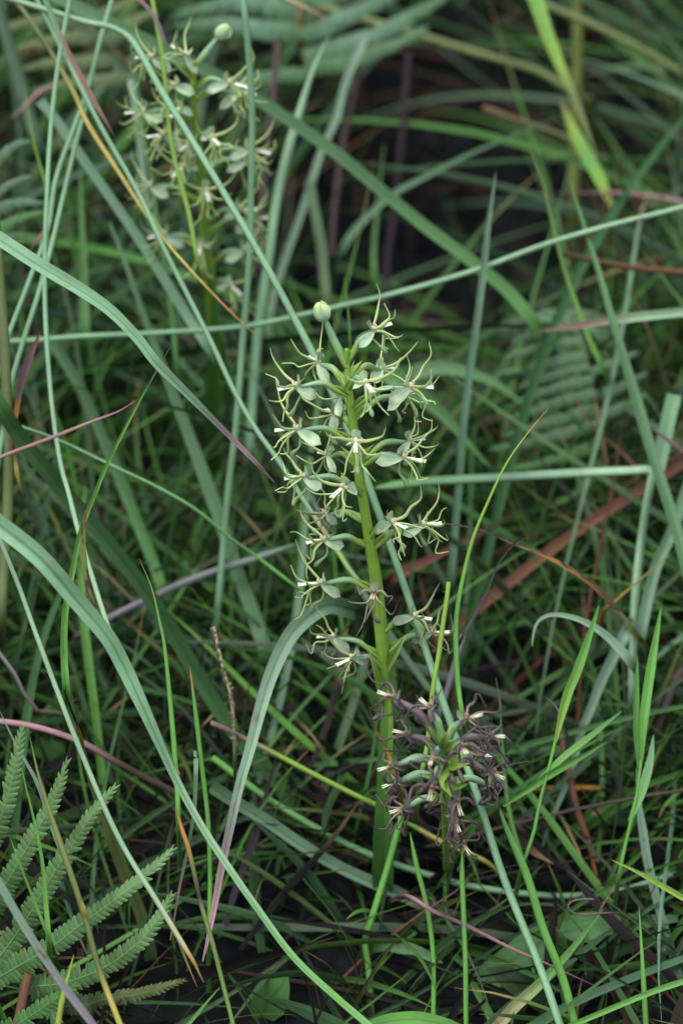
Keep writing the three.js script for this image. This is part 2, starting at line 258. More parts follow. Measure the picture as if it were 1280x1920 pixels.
B('sedge', 'blurred upright green blade in the centre dark gap', '720,270 714,320 706,400 700,470 702,540', 15, 'green haze', 1.15, { root: 'e', tip: 's' });
B('thin_rush', 'thin upright green stem just above the middle flower spike', '645,520 650,560 654,600 656,650', 9, 'fresh', .9, { root: 'e', tip: 's' });

// --- right side, lower
function sprig(label, stem, leaves, d) {
  const S = path(stem, d, { root: 'e' }), pts = S.map(place), g = new THREE.Group(), base = pts[pts.length - 1].clone();
  g.name = numbered('grass_shoot'); g.position.copy(base); scene.add(g); tag(g, label, 'grass shoot');
  const add = (name, geo, m) => { geo.translate(-base.x, -base.y, -base.z); mesh(name, geo, m, g); };
  add('stem', tube(pts, (t) => 0.0009 * (0.7 + 0.5 * t), ramp('fresh green'), { segs: 30 }), M.rush);
  for (const [p, w, c, roll] of leaves) add('leaf', ribbon(path(p, d).map((q) => at(...q)), (t) => w * PX * d * Math.min(1, Math.pow(t * 2.4 + 0.03, 0.7)) * Math.min(1, 0.35 + (1 - t) * 2.2), ramp(c), { segs: 24, fold: 0.4, roll: () => roll, th: 0.0003 }), M.blade);
}
sprig('bright green grass shoot with leaves spreading right, just right of the dying spike', '1040,1390 1032,1425 1025,1450 1010,1510 1000,1560 980,1620', [['1122,1135 1100,1200 1078,1262 1062,1301 1048,1355 1040,1390', 19, 'fresh fresh lime', .3], ['1136,1390 1100,1412 1062,1432 1025,1454 980,1485 942,1511', 17, 'fresh', .5], ['1165,1333 1110,1378 1062,1415 1032,1442 1000,1470', 13, 'green fresh', -.5]], .82);
sprig('bright green grass shoot of three upright leaves near the right edge', '1201,1425 1198,1450 1193,1490 1182,1540 1170,1590 1160,1640', [['1238,1138 1229,1190 1220,1240 1211,1300 1205,1350 1201,1425', 19, 'fresh', .2], ['1194,1230 1191,1300 1190,1369 1195,1440', 14, 'fresh green', .5], ['1224,1378 1219,1420 1209,1462 1195,1502 1179,1540', 17, 'mint fresh', -.2]], .83);
B('sedge', 'wide grey mint blade leaning left below the bright shoots, lower right', '1168,1190 1160,1207 1126,1275 1105,1330 1089,1369 1070,1444 1050,1495 1032,1537 1012,1600 1000,1645', 29, 'haze grey:.2 grey grey', .9, { tip: 'e', tl: .6, root: 's' });
B('sedge', 'narrow grey mint blade curving down the right edge', '1192,1440 1197,1511 1204,1560 1212,1612 1235,1706 1276,1845 1290,1890', 16, 'grey', .86, { x: 'e', tip: 's', tl: .2 });
B('sedge', 'sharp yellow green blade tip pointing in from right edge, lower right', '1145,1612 1178,1627 1215,1646 1250,1666 1285,1686', 11, 'lime lime fresh', .78, { x: 'e', tip: 's', tl: .35 });
B('rush', 'bright green flattened rush below the dying spike, running to bottom right', '927,1490 938,1524 950,1556 987,1642 1017,1740 1055,1837 1078,1925', 15, 'green fresh:.3 fresh', .8, { x: 'e', tip: 's', tl: .2, flat: .6 });
B('thin_rush', 'thin green stem right behind the flattened bright rush', '936,1310 940,1380 944,1444 957,1537 975,1600 990,1650', 9, 'green', .86, { root: 'e', tip: 's' });
B('dead_twig', 'purple twig blotched pink slanting across the lower right', '780,1688 807,1706 875,1736 950,1774 1025,1807 1085,1835 1137,1858', 9, 'lilac purple:.3 rose:.55 purple rose:.75 plum', .81, { tip: 'e', root: 's' });
B('dead_twig', 'thin rust red twig rising right below the dying spike', '572,1912 625,1852 700,1781 794,1710 861,1665 895,1625', 6.5, 'brown red red dusk', .86, { tip: 'e', x: 's' });
B('dead_twig', 'thin dull red twig level under the orchid leaf base', '565,1745 620,1732 690,1722 760,1712 830,1690', 6, 'plum red plum', .88, { tip: 'e', root: 's' });
B('rush', 'green stem slanting left beneath the orchid leaf base', '752,1530 735,1595 719,1650 702,1705 685,1762 690,1810', 12, 'fresh', .85, { root: 'e' });
B('thin_rush', 'thin green stem dropping from below the dying spike, left of two', '768,1560 780,1620 797,1687 807,1745 812,1800 812,1905', 9, 'fresh', .82, { x: 'e', tip: 's', tl: .1 });
B('thin_rush', 'thin green stem dropping from below the dying spike, right of two', '866,1590 866,1650 869,1725 872,1810 873,1910', 9.5, 'fresh', .81, { x: 'e', tip: 's', tl: .1 });
B('thin_rush', 'yellow stalk with pink left end slanting under the grooved arching blade', '396,1355 425,1368 456,1384 494,1402 587,1451 662,1489 711,1513 775,1549 842,1586 900,1610', 10, 'pink pink:.12 lime:.2 lime yellow:.6 lime', [.85, .88], { root: 'e' });
B('sedge', 'large grey green grooved blade arching over from centre to a purple point at lower left', '650,1140 618,1134 590,1146 562,1170 540,1198 510,1260 488,1330 470,1400 450,1470 432,1550 415,1630 402,1700 390,1760 380,1803', 40, 'dark deep:.15 haze:.3 haze:.45 grey:.7 grey:.8 dusk:.88 rose:.95 rose', [.86, .775], { mat: M.grooved, wp: '0:.7 .2:.9 .45:1 .6:.8 .8:.45 .95:.25 1:.06', root: 's', fold: .45, segs: 80 });
B('dead_twig', 'orange brown withered tip left of the lower orchid stem', '688,1315 694,1335 700,1352 712,1385 727,1412 740,1450', 9, 'umber orange:.25 orange:.45 fresh', .83, { tip: 's', tl: .3, root: 'e' });
B('sedge', 'grey mint blade with purple stains lying along lower centre', '395,1475 440,1505 494,1537 569,1588 644,1631 737,1672 797,1700 880,1732 940,1760', 23, 'haze grey:.4 grey:.55 dusk:.62 grey:.75 lilac', [.86, .89], { mat: M.grooved, fold: .6, root: 'e' });
B('rush', 'long mint rush slanting under the orchid base then lying level to the right', '398,1420 494,1492 587,1549 700,1605 800,1640 861,1657 950,1672 1062,1680 1175,1667 1260,1640', 13, 'fresh mint:.4 mint', .88, { root: 'e' });
B('sedge', 'grey green blade leaning right between arching blade and lower orchid stem', '684,1240 665,1310 640,1382 614,1462 580,1549 560,1600', 16, 'haze', .93, { root: 'e' });
B('tendril', 'small curled brown tendril at lower right', '1112,1686 1092,1686 1070,1691 1064,1700 1070,1709 1090,1715 1122,1713 1140,1712', 4, 'dusk brown olive', .82, { root: 'e' });
B('sedge', 'green blade tip arching over to the left, right of the dying spike', '997,1212 999,1190 1006,1168 1020,1156 1040,1152 1081,1160 1120,1180 1150,1205 1185,1245', 21, 'pale grey:.2 haze:.4 deep', .84, { tip: 's', tl: .3, root: 'e' });
B('rush', 'slim lime rush with brown broken tip leaning right beside the long mint rush', '841,1091 836,1130 830,1170 824,1215 812,1285 806,1340 800,1400 790,1450', 8.5, 'lime fresh', .79, { root: 'e' });
B('dead_twig', 'lilac brown dry stem slanting behind the dying spike', '868,1190 848,1260 836,1300 822,1340', 10, 'lilac dusk', .88, { root: 'e' });
B('dead_twig', 'grey blue dead stem slanting up behind the lower left blades', '170,1177 195,1164 281,1122 375,1081 480,1047 560,1018', 14, 'grey lilac lilac grey', .95, { root: 's', tip: 'e', tl: .1 });
B('herb_plant', 'broad bright green leaf tip at the bottom edge', '640,1950 719,1917 770,1911 812,1916 880,1940', 32, 'green fresh green', .76, { wp: '0:.4 .3:.85 .6:1 1:.8', fold: .12, th: .0005 });
B('herb_plant', 'small oblong green leaf under the orchid base', '730,1772 752,1776 780,1782 805,1794 829,1805', 24, 'green herb', .84, { wp: '0:.25 .35:.9 .7:1 .92:.7 1:.12', fold: .2, root: 's' });
B('herb_plant', 'broad dark green leaf slanting at lower right', '900,1850 960,1800 1030,1758 1110,1735 1200,1728 1270,1722', 62, 'deep green deep', .86, { wp: '0:.2 .3:.9 .6:1 1:.2', root: 's', fold: .15 });
B('sedge', 'green blade with tan edge pointing up right, lower right', '1130,1705 1095,1750 1062,1790 1010,1845 960,1890 930,1925', 22, 'green fresh straw:.6 green', .82, { tip: 's', tl: .5, x: 'e' });
B('rush', 'blurred yellow green stem dropping at the lower right edge', '1197,1700 1202,1780 1206,1850 1210,1925', 10, 'fresh', .8, { x: 'e', tip: 's' });
B('sedge', 'thin green blade crossing low at bottom right corner', '1110,1905 1170,1880 1230,1856 1285,1838', 11, 'fresh', .79, { x: 'se' });

// --- left side, lower
B('rush', 'thin whitish rush from left edge ending in a broken brown tip at bottom left', '-5,1000 36,1100 71,1197 154,1414 225,1575 300,1699 350,1782 366,1808 372,1822 383,1843', 9.5, 'mint pale pale:.8 straw:.93 orange:.95 olive:.97 red', .757, { wp: '0:.8 .5:1 .92:1 .95:.8 1:.15', segs: 90, x: 's' });
B('sedge', 'grey mint blade with purple edge slanting into the bottom left corner', '-5,1650 56,1753 112,1838 172,1918', 14, 'grey grey lilac purple', .72, { x: 'se', fold: .6 });
B('thin_rush', 'olive yellow stalk crossing the fern, pointed top', '56,1380 75,1462 109,1567 142,1665 161,1725 187,1819 225,1920', 11, 'olive olive:.3 moss:.5 moss:.62 yellow:.7 lime', .752, { x: 'e', tip: 's', tl: .3 });
B('dry_sedge', 'small orange sheath tip on the olive yellow stalk over the fern', '151,1681 154,1693 158,1706 162,1719', 8, 'orange yellow:.4 brown', .75, { tip: 's', tl: .6, fold: .6 });
B('sedge', 'grey blade tip leaning right above the fern', '0,1333 30,1395 71,1470 97,1545 118,1600', 14, 'grey', .8, { tip: 's', tl: .5, root: 'e', x: '' });
B('sedge', 'bright green blade upright in front of the fern', '41,1440 50,1480 60,1519 79,1612 86,1690 92,1760', 17, 'fresh', .755, { tip: 's', tl: .8, root: 'e' });
B('sedge', 'short bright green blade leaning right in front of the fern', '19,1567 32,1605 45,1639 68,1698 92,1758', 14, 'fresh green', .755, { tip: 's', tl: .8, root: 'e' });
B('dead_twig', 'pink to black to rust dead stem lying across above the fern', '-5,1352 35,1357 75,1365 135,1384 170,1400 206,1421 281,1462 322,1483 345,1500', 12, 'rose rose:.3 umber:.42 umber:.6 red:.75 orange:.85 brown', .84, { x: 's', root: 'e' });
B('sedge', 'olive green blade with black withered tip beside the whitish rush', '120,1292 130,1320 142,1350 152,1382 161,1425 180,1485 206,1556 232,1631 262,1706', 25, 'black black:.15 orange:.2 moss:.26 moss deep', [.78, .86], { wp: '0:.08 .18:.2 .3:.4 .6:.9 1:1', root: 'e', spots: .1, sc: 'umber' });
B('thin_rush', 'olive stem with orange upper part and black joint, bottom left', '326,1511 334,1530 343,1560 352,1586 364,1635 375,1687 397,1762 416,1837 437,1920', 8.5, 'umber orange:.05 orange:.12 olive:.2 black:.3 olive:.34 fresh', .77, { x: 'e', tip: 's', tl: .1 });
B('sedge', 'pale green spotted blade hanging down to a purple point, lower left', '367,1435 366,1480 364,1519 352,1590 337,1661 327,1720 319,1763', 16, 'haze grey:.3 pale:.6 haze:.85 rose', .775, { wp: '0:.7 .3:1 .6:.7 .9:.35 1:.1', spots: .12, sc: 'dusk', root: 's' });
B('rush', 'upright green rush with orange tip left of the arching grooved blade', '356,1249 364,1312 375,1406 390,1537 394,1650 392,1750', 8.5, 'orange orange:.04 fresh:.07 fresh green', .83, { tip: 's', tl: .15, root: 'e' });
B('rush', 'slim green rush with pointed olive tip standing left of centre', '261,1047 285,1104 300,1167 307,1200 319,1312 330,1444 335,1540', 9.5, 'olive fresh:.15 fresh', .8, { tip: 's', tl: .3, root: 'e' });
B('dead_twig', 'thin purple dead stem near the left edge above the fern', '-4,1220 30,1267 46,1300 56,1312 72,1334', 8, 'purple lilac purple', .85, { x: 's' });
B('thin_rush', 'yellow green stalk at bottom left below the fern', '139,1789 130,1825 124,1847 115,1885 109,1925', 11, 'lime yellow', .755, { x: 'e', tip: 's', tl: .3 });
B('dead_twig', 'red brown dead stalk at the bottom left corner', '55,1825 47,1855 40,1890 32,1925', 18, 'brown red red', .79, { x: 'e' });
B('sedge', 'green blade tip pointing up right at bottom left of centre', '413,1850 385,1882 349,1925', 13, 'fresh', .77, { x: 'e', tip: 's', tl: .7 });
B('thin_rush', 'olive green thick stalk standing against the left edge', '2,560 8,640 12,720 15,850 15,950 8,1060 2,1160', 20, 'moss moss deep', .86, { x: 's', root: 'e' });
B('dry_sedge', 'purple and orange dead leaf dangling near the left edge', '75,627 60,660 49,691 38,730 34,755 28,800 26,822 29,860 34,895 44,930', 13, 'red purple:.2 purple:.38 orange:.5 orange:.6 black:.72 yellow:.82 umber', .85, { wp: '0:.2 .12:1 .25:1.2 .5:.6 .7:.35 .85:.6 1:.1', fold: .6 });
B('sedge', 'blurred green blade sloping down behind the pink stalk', '90,627 142,710 187,804 240,935 285,1047 310,1120', 20, 'deep deep green deep', .98, { root: 'e' });
B('sedge', 'long sea green blade from under the far spike down to centre', '206,416 240,506 285,634 337,770 375,871 412,972 450,1085 480,1165 500,1230', 26, 'blue deep:.2 deep:.5 deep', [.99, .95], { wp: '0:.15 .2:.5 .5:.95 1:1', root: 'e', fold: .3 });
B('sedge', 'olive green tip at upper left edge', '45,157 56,225 68,285 82,330 96,400', 9, 'lime green', .95, { tip: 's', tl: .3, root: 'e' });
B('thin_rush', 'thin bright green stem with purple flecks in front of the far spike', '285,-5 303,98 312,176 317,239 328,300 339,342 353,395 362,442 372,500', 8, 'lime green', .905, { x: 's', root: 'e' });
B('dry_sedge', 'little mauve dead bit hanging at the top beside the far spike', '255,-6 281,19 296,45 309,82', 7, 'lilac rose lilac', .9, { x: 's', fold: .6 });
B('thin_rush', 'green stem upright left of the far spike', '236,60 256,145 272,264 284,332 294,411 310,500 325,614 332,700', 12, 'green green fresh', 1.0, { root: 'e', tip: 's' });
B('thin_rush', 'dull grey stem upright between crossed stems and far spike', '246,150 255,210 264,280 272,360 285,430', 13, 'grey haze', 1.06, { root: 'e' });
B('sedge', 'sea green blade slanting right under the yellow stem', '75,190 105,225 150,290 210,375 262,450 300,510 350,590 400,665', 17, 'blue mint blue', [.98, .97], { root: 'e', x: '' });
B('sedge', 'upright blurred green blade left of centre top', '150,285 152,380 156,480 158,560 158,640', 20, 'green', 1.03, { root: 'e', tip: 's', tl: .3 });
B('dry_sedge', 'thin purple bit lying over the crossed stalks at left', '100,415 84,432 68,450 55,474', 6, 'dusk rose purple', .9, { tip: 'se' });
B('dead_twig', 'dusty pink stem bit at upper left in the ferns', '18,222 40,206 80,170 120,155', 9, 'pink rose', 1.05, { tip: 'se' });
B('dry_sedge', 'straw coloured blade tip with brown point at top centre', '540,-4 575,15 600,28 620,41', 9, 'haze straw straw pink', 1.05, { x: 's', tip: 'e' });
B('sedge', 'dark green blade leaning in from the top left corner', '0,20 18,80 40,150 55,210 80,290', 20, 'dark', 1.08, { x: 's', root: 'e' });

// --- broad leaves and blades behind, right of the middle spike
B('herb_plant', 'broad blurred leaf pointing right, upper one behind middle spike', '770,700 820,690 870,697 925,718 970,750 1006,785', 52, 'herb haze haze green', 1.03, { wp: '0:.3 .25:.9 .5:1 .8:.55 1:.05', fold: .22, root: 's' });
B('herb_plant', 'broad blurred leaf sloping down right beside middle spike', '745,712 785,740 825,772 860,810 890,845 915,872', 74, 'haze herb herb green', 1.0, { wp: '0:.3 .3:.95 .5:1 .8:.55 1:.05', fold: .2, root: 's' });
B('herb_plant', 'large dull leaf lying level at right under the whitish blade', '935,620 985,598 1040,592 1100,602 1140,622', 58, 'herb haze herb', 1.1, { wp: '0:.1 .3:.9 .6:1 1:.1', fold: .15, root: 'e' });
B('herb_plant', 'small blurred leaf right of the large dull leaf', '960,660 1000,650 1050,655 1090,672', 36, 'haze herb', 1.1, { wp: '0:.1 .4:1 1:.1', root: 'e' });
B('sedge', 'blurred mint blade standing at the right edge above the kinked stem', '1262,740 1250,790 1238,850 1225,900', 26, 'mint blue', .96, { root: 'e' });
B('sedge', 'mint blade slanting behind the kinked stem at right', '1280,930 1255,1000 1228,1060 1212,1120 1196,1200', 23, 'mint grey', .93, { root: 'e', x: 's' });
B('dead_twig', 'thin rust stalk slanting down to the level mint stem', '1068,730 1090,770 1125,815 1160,845 1195,880', 10, 'brown red brown', .98, { root: 'e', tip: 's' });
B('dead_twig', 'dark red twig pointing in from the right edge', '1163,762 1190,782 1220,802 1255,828 1285,852', 9, 'dusk red', .93, { x: 'e', tip: 's' });
B('dead_twig', 'short orange and pink dead stalk at right', '1262,1035 1230,1060 1205,1082 1180,1103 1150,1130', 11, 'olive orange pink:.5 red', .9, { root: 'e', tip: 's' });
B('dead_twig', 'rusty upright dead stem among the lower right grass', '1048,1340 1056,1400 1070,1470 1085,1530 1100,1570 1112,1610', 12, 'brown red red orange:.9 yellow', .9, { root: 'e' });
B('dead_twig', 'orange level dead stem behind the right shoots', '960,1482 1010,1480 1060,1478 1110,1478 1180,1484', 11, 'brown orange orange brown', .94, { root: 'e' });
B('dead_twig', 'faint dark mauve dead stem sloping into right edge', '1230,1370 1245,1330 1262,1285 1290,1230', 15, 'purple dusk', .95, { x: 'e', root: 's' });
B('sedge', 'pale lilac withered tip beside the bright upright shoot leaf', '1019,1306 1034,1316 1046,1332 1052,1350', 9, 'lilac lilac grey', .84, { tip: 's', root: 'e' });

{ // a slender seed head on its own thin stem
  const P = '401,1175 408,1210 415,1240 423,1270 431,1298 438,1350 440,1420'.split(' ').map((s) => [...s.split(',').map(Number), 0.85]).concat([[442, 1500, groundDepth(1500), 1]]), pts = P.map(place), c = curveOf(pts), base = pts[pts.length - 1].clone(), g = new THREE.Group();
  g.name = numbered('seed_head'); g.position.copy(base); scene.add(g); tag(g, 'slender pinkish tan grass seed head standing left of the arching grooved blade', 'seed head');
  const st = tube(c, (t) => 0.0006 + 0.0004 * t, ramp('straw moss:.4 fresh'), { segs: 40 }); settle(st, base); mesh('stem', st, M.dry, g);
  const parts = []; for (let i = 0; i < 26; i++) { const p = c.getPointAt(0.01 + i * 0.0125), s = new THREE.SphereGeometry(0.0011, 6, 5), k = ramp('tan dusk olive')(rnd()), n = s.attributes.position.count, cc = []; for (let q = 0; q < n; q++) cc.push(...k); s.scale(0.7, 1.7, 0.7); s.setAttribute('color', new THREE.Float32BufferAttribute(cc, 3)); s.rotateZ(rr(-0.5, 0.9)); s.translate(p.x + rr(-1, 1) * 0.0008 - base.x, p.y - base.y, p.z + rr(-1, 1) * 0.0008 - base.z); parts.push(s); }
  mesh('spikelets', mergeGeometries(parts), M.dry, g).userData.kind = 'stuff';
}

// ---------------------------------------------------------------- the orchids
const PROTO = {};
// a flat petal with a shape, `len` long along +z, cupped; built once per kind and shaped again by scale
function petalGeo(len, wid, prof, cup, bend, colour, { rows = 11, cols = 7, th = 0.00018 } = {}) {
  const pos = [], col = [], uv = [], f = table(prof), n0 = rnd() * 90, worn = rnd() < 0.3 ? rr(0.5, 0.9) : 0, all = rr(0.82, 1.14);
  for (let i = 0; i < rows; i++) {
    const t = i / (rows - 1), w = Math.max(f(t), 0.02) * wid / 2, k = colour(t);
    const put = (u, d) => { pos.push(u * w, cup * (u * u) * w + bend * t * t * len + d + 0.04 * w * Math.sin(t * 9 + u * 3), t * len * (1 - 0.06 * u * u)); const m = all * (0.74 + 0.5 * noise2(n0 + t * 4, u * 1.6 + 5)) - 0.12 * (u === 0 ? 1 : 0), q = worn * clamp((t - 0.72) * 3.2 + Math.abs(u) * 0.25 + noise2(n0 + t * 7, u * 3) - 0.75, 0, 1); col.push(lerp(k[0] * m, 0.16, q), lerp(k[1] * m, 0.12, q), lerp(k[2] * m, 0.09, q)); uv.push((u + 1) / 2, t); };
    for (let j = 0; j < cols; j++) put(-1 + 2 * j / (cols - 1), 0);
    for (let j = cols - 1; j >= 0; j--) { const u = -1 + 2 * j / (cols - 1); put(u, -th * (1 - 0.9 * u * u)); }
  }
  return grid(rows, cols * 2, pos, col, uv, true);
}
function aim(geo, from, dir, up) {                    // turn +z of a petal to dir
  const z = dir.clone().normalize(), x = up.clone().cross(z).normalize(), y = z.clone().cross(x);
  geo.applyMatrix4(new THREE.Matrix4().makeBasis(x, y, z).setPosition(from)); return geo;
}
const mm = (a) => V(a[0] / 1000, a[1] / 1000, a[2] / 1000);
const jig = (p, k) => p.map((q, i) => V(q[0] / 1000, q[1] / 1000, q[2] / 1000).add(V(rr(-1, 1), rr(-1, 1), rr(-1, 1)).multiplyScalar(k * i / 1000)));

// wither: 0 fresh .. 1 shrivelled and purple
function flower(plant, origin, C, S, { wither = 0, size = 1, up = V(0, 1, 0), tilt = 0.15, cut = 0, turn = 0, slack = 0.12 } = {}) {
  const out = C.clone().sub(S), Z = V(out.x, out.y * 0.35, out.z).normalize().addScaledVector(up, tilt).normalize();
  if (turn) Z.applyAxisAngle(up, turn);
  const X = up.clone().cross(Z).normalize(), Y = Z.clone().cross(X).normalize();
  const m4 = new THREE.Matrix4().makeBasis(X, Y, Z);
  const tone = rr(0.9, 1.12), dry = wither;
  const ink = (fresh, old) => { const a = ramp(fresh), b = ramp(old); return (t) => { const p = a(t), q = b(t), k = clamp(dry * 1.25 + (t - 0.5) * dry * (1 - dry) * 2, 0, 1); return [0, 1, 2].map((c) => lerp(p[c], q[c], k) * tone); }; };
  const put = (name, geo, mat, parent) => { geo.applyMatrix4(m4); return mesh(name, geo, mat, parent); };
  // the fleshy centre
  const body = new THREE.SphereGeometry(0.00125 * size, 12, 8); body.scale(0.85, 1.35, 0.9); body.deleteAttribute('color');
  { const p = body.attributes.position, c = []; for (let i = 0; i < p.count; i++) { const y = p.getY(i) / 0.0015, k = dry > 0.5 ? ramp('rose tan red')(clamp(0.5 + y / 2, 0, 1)) : ramp('horn cream:.3 cream')(clamp(0.5 + y / 2, 0, 1)); c.push(...k); } body.setAttribute('color', new THREE.Float32BufferAttribute(c, 3)); }
  const f = put('flower', body, M.thread, plant); f.position.copy(C).sub(origin);
  const s = size, J = 0.35 + dry * 0.7;
  // two pale stigma arms held forward, flared at the end
  const drop = rr(-0.45, -0.15), go = (dry > 0.6 ? rr(4.6, 6) : rr(6, 7.6)) * s, arm = dry > 0.6 ? 0.62 : 0.72;
  for (const k of [-1, 1]) {
    const e = [k * 0.55 * s, drop * go * 0.9 - 0.6, go];
    put('stigma_arm', tube([mm([k * 0.3, -0.5, 0.5]), mm([k * 0.38, drop * go * 0.4 - 0.5, go * 0.5]), mm(e)], (t) => arm * table('0:.00052 .3:.00044 .8:.0004 .92:.00052 .97:.00074 1:.0006')(t), dry > 0.5 ? ramp('rose tan:.2 cream:.5 white:.7 straw') : ramp('cream white:.15 white:.93 horn'), { sides: 7, segs: 12, mottle: 0.03 }), M.white, f);
  }
  if (rnd() < 0.7) put('anther', tube([mm([0, 0.3, 0.6]), mm([0.1, 1.2, 1.0]), mm([0, 1.9, 0.7])], table('0:.0006 .5:.0008 1:.0003'), ramp(dry > 0.5 ? 'red rose' : 'cream cream:.6 tan'), { sides: 6, segs: 5 }), M.thread, f);
  // upper lobes: horns
  const lift = rr(0.8, 1.25), wide = rr(0.85, 1.15);
  for (const k of [-1, 1]) {
    const far = rr(0.9, 1.1) * s;
    const P = dry > 0.6 ? jig([[k * 0.8, 0.5, 0], [k * 3.5 * far, 1 * far, 2.5 * far], [k * 6 * far, rr(-2, 1), 3 * far], [k * 7 * far, rr(-5, 3), rr(0, 5)], [k * rr(6, 9), rr(-7, 4), rr(0, 5)]], J)
      : jig([[k * 0.7, 0.5, 0], [k * 3.2 * wide * far, 1.2 * far, 3 * far], [k * 5.8 * wide * far, 2.9 * lift * far, 5.8 * far], [k * 7.9 * wide * far, 5.4 * lift * far, 8.2 * far], [k * 9 * wide * far, 8.6 * lift * far, 9.4 * far]], J * 0.8);
    put('petal_horn', tube(P, table(dry > 0.6 ? '0:.0005 .3:.00062 .8:.0003 1:.00015' : '0:.0005 .2:.0007 .5:.00052 .8:.00032 1:.0001'), ink('cream horn:.12 horn', 'tan dusk:.15 purple:.4 plum'), { sides: 6, segs: 16, flat: 0.55 }), M.thread, f);
  }
  // lower lobes and the three-part lip: threads that curl
  for (const k of [-1, 1]) {
    if (rnd() > cut) put('petal_thread', tube(jig([[k * 0.7, -0.7, 0.4], [k * 2.4 * s, -2.4 * s, 3 * s], [k * 4.8 * s, -3.8 * s, 5.2 * s], [k * 7 * s, -3.6 * lift * s, 7.2 * s], [k * 8.8 * s, -1.4 * lift * s, 8.6 * s]], J * 1.3), table('0:.00042 .4:.00036 1:.00016'), ink('cream horn:.1 horn', 'tan purple:.3 plum'), { sides: 5, segs: 18 }), M.thread, f);
    if (rnd() > cut) put('lip_thread', tube(jig([[k * 0.5, -1.1, 0.4], [k * 1.5 * s, -3.8 * s, 2.2 * s], [k * 2.5 * s, -7.2 * s, 2.8 * s], [k * 3.6 * s, -10.4 * s, 3 * s], [k * 5.4 * s, -12.4 * s, 4.4 * s]], J * 1.5), table('0:.00045 .4:.00036 1:.00018'), ink('cream horn:.1 horn', 'tan dusk:.3 plum'), { sides: 5, segs: 18 }), M.thread, f);
  }
  put('lip', tube(jig([[0, -1, 0.5], [0.2, -3.4 * s, 2 * s], [0.3, -7 * s, 1.6 * s], [0, -10 * s, 0.8], [rr(-1, 1), -11.5 * s, 1.6]], J), table('0:.0006 .4:.00048 1:.0002'), ink('cream horn:.15 horn', 'tan purple:.3 plum'), { sides: 5, segs: 14 }), M.thread, f);
  // spur
  put('spur', tube(jig([[0, -0.9, -0.6], [0.4, -3 * s, -2.4], [0.6, -7 * s, -2.2], [0.2, -11 * s, -1.4], [0.3, -12.6 * s, -1]], J), table('0:.0005 .6:.00042 .85:.00085 .95:.0009 1:.0003'), ink('horn horn:.6 ovary', 'dusk purple'), { sides: 6, segs: 14 }), M.thread, f);
  // sepals: a small hood above, two broad pale ones swept back
  const hood = petalGeo(0.0046 * s, 0.0036 * s, '0:.55 .3:.95 .6:1 .85:.7 1:.1', 0.5, -0.12, ink('ovary sepal:.5 horn', 'ovary dusk'));
  put('hood_sepal', aim(hood, mm([0, 0.5, -0.6]), V(0, 1, rr(-0.1, 0.25)), V(0, 0, -1)), M.petal, f);
  for (const k of [-1, 1]) {
    const a = petalGeo((dry > 0.6 ? 0.0052 : 0.0092) * s * rr(0.85, 1.1), (dry > 0.6 ? 0.0021 : 0.0046) * s * rr(0.75, 1.1), '0:.28 .25:.72 .55:1 .8:.96 .94:.6 1:.2', dry > 0.6 ? 0.8 : 0.28, dry > 0.6 ? -0.3 : -0.08, ink('sepal sepal:.7 sepal', 'ovary dusk:.4 purple'));
    put('side_sepal', aim(a, mm([k * 0.6, -0.3, -0.4]), V(k * rr(0.15, 0.4), rr(-0.35, 0.02), -1), V(k * 0.75, 0.66, 0.1)), M.petal, f);
  }
  // ovary from the stem to the flower, with its bract
  const a = S.clone().sub(C), b = a.clone().multiplyScalar(0.5).addScaledVector(up, slack * a.length() + 0.001);
  const fat = dry > 0.6 ? rr(1.05, 1.4) : rr(0.85, 1.05);
  const ov = tube([a, a.clone().lerp(b, 0.55), b, mm([0, -0.4, -1.4]).applyMatrix4(m4)], (t) => fat * table('0:.0009 .3:.0011 .65:.00125 .92:.00085 1:.0007')(t), dry > 0.6 ? ramp(rnd() < 0.42 ? 'stem bract:.2 ovary:.4 ovary:.75 dusk' : 'bract ovary:.2 dusk:.45 dusk') : ramp('stem bract:.35 ovary:.7 ovary'), { sides: 9, segs: 16, mottle: 0.1 });
  mesh('ovary', ov, M.stem, f);
  return f;
}
function bract(plant, origin, S, C, stemUp, s = 1) {
  const d = C.clone().sub(S).normalize().addScaledVector(stemUp, 0.75).normalize();
  const g = petalGeo(rr(0.008, 0.012) * s, 0.0034 * s, '0:.8 .25:1 .6:.7 1:.05', 0.55, -0.1, ramp('stem bract bract:.85 horn'));
  aim(g, V(0, 0, 0), d, d.clone().cross(stemUp).cross(d).lengthSq() > 1e-4 ? stemUp : V(1, 0, 0));
  const m = mesh('bract', g, M.petal, plant); m.position.copy(S).sub(origin); return m;
}
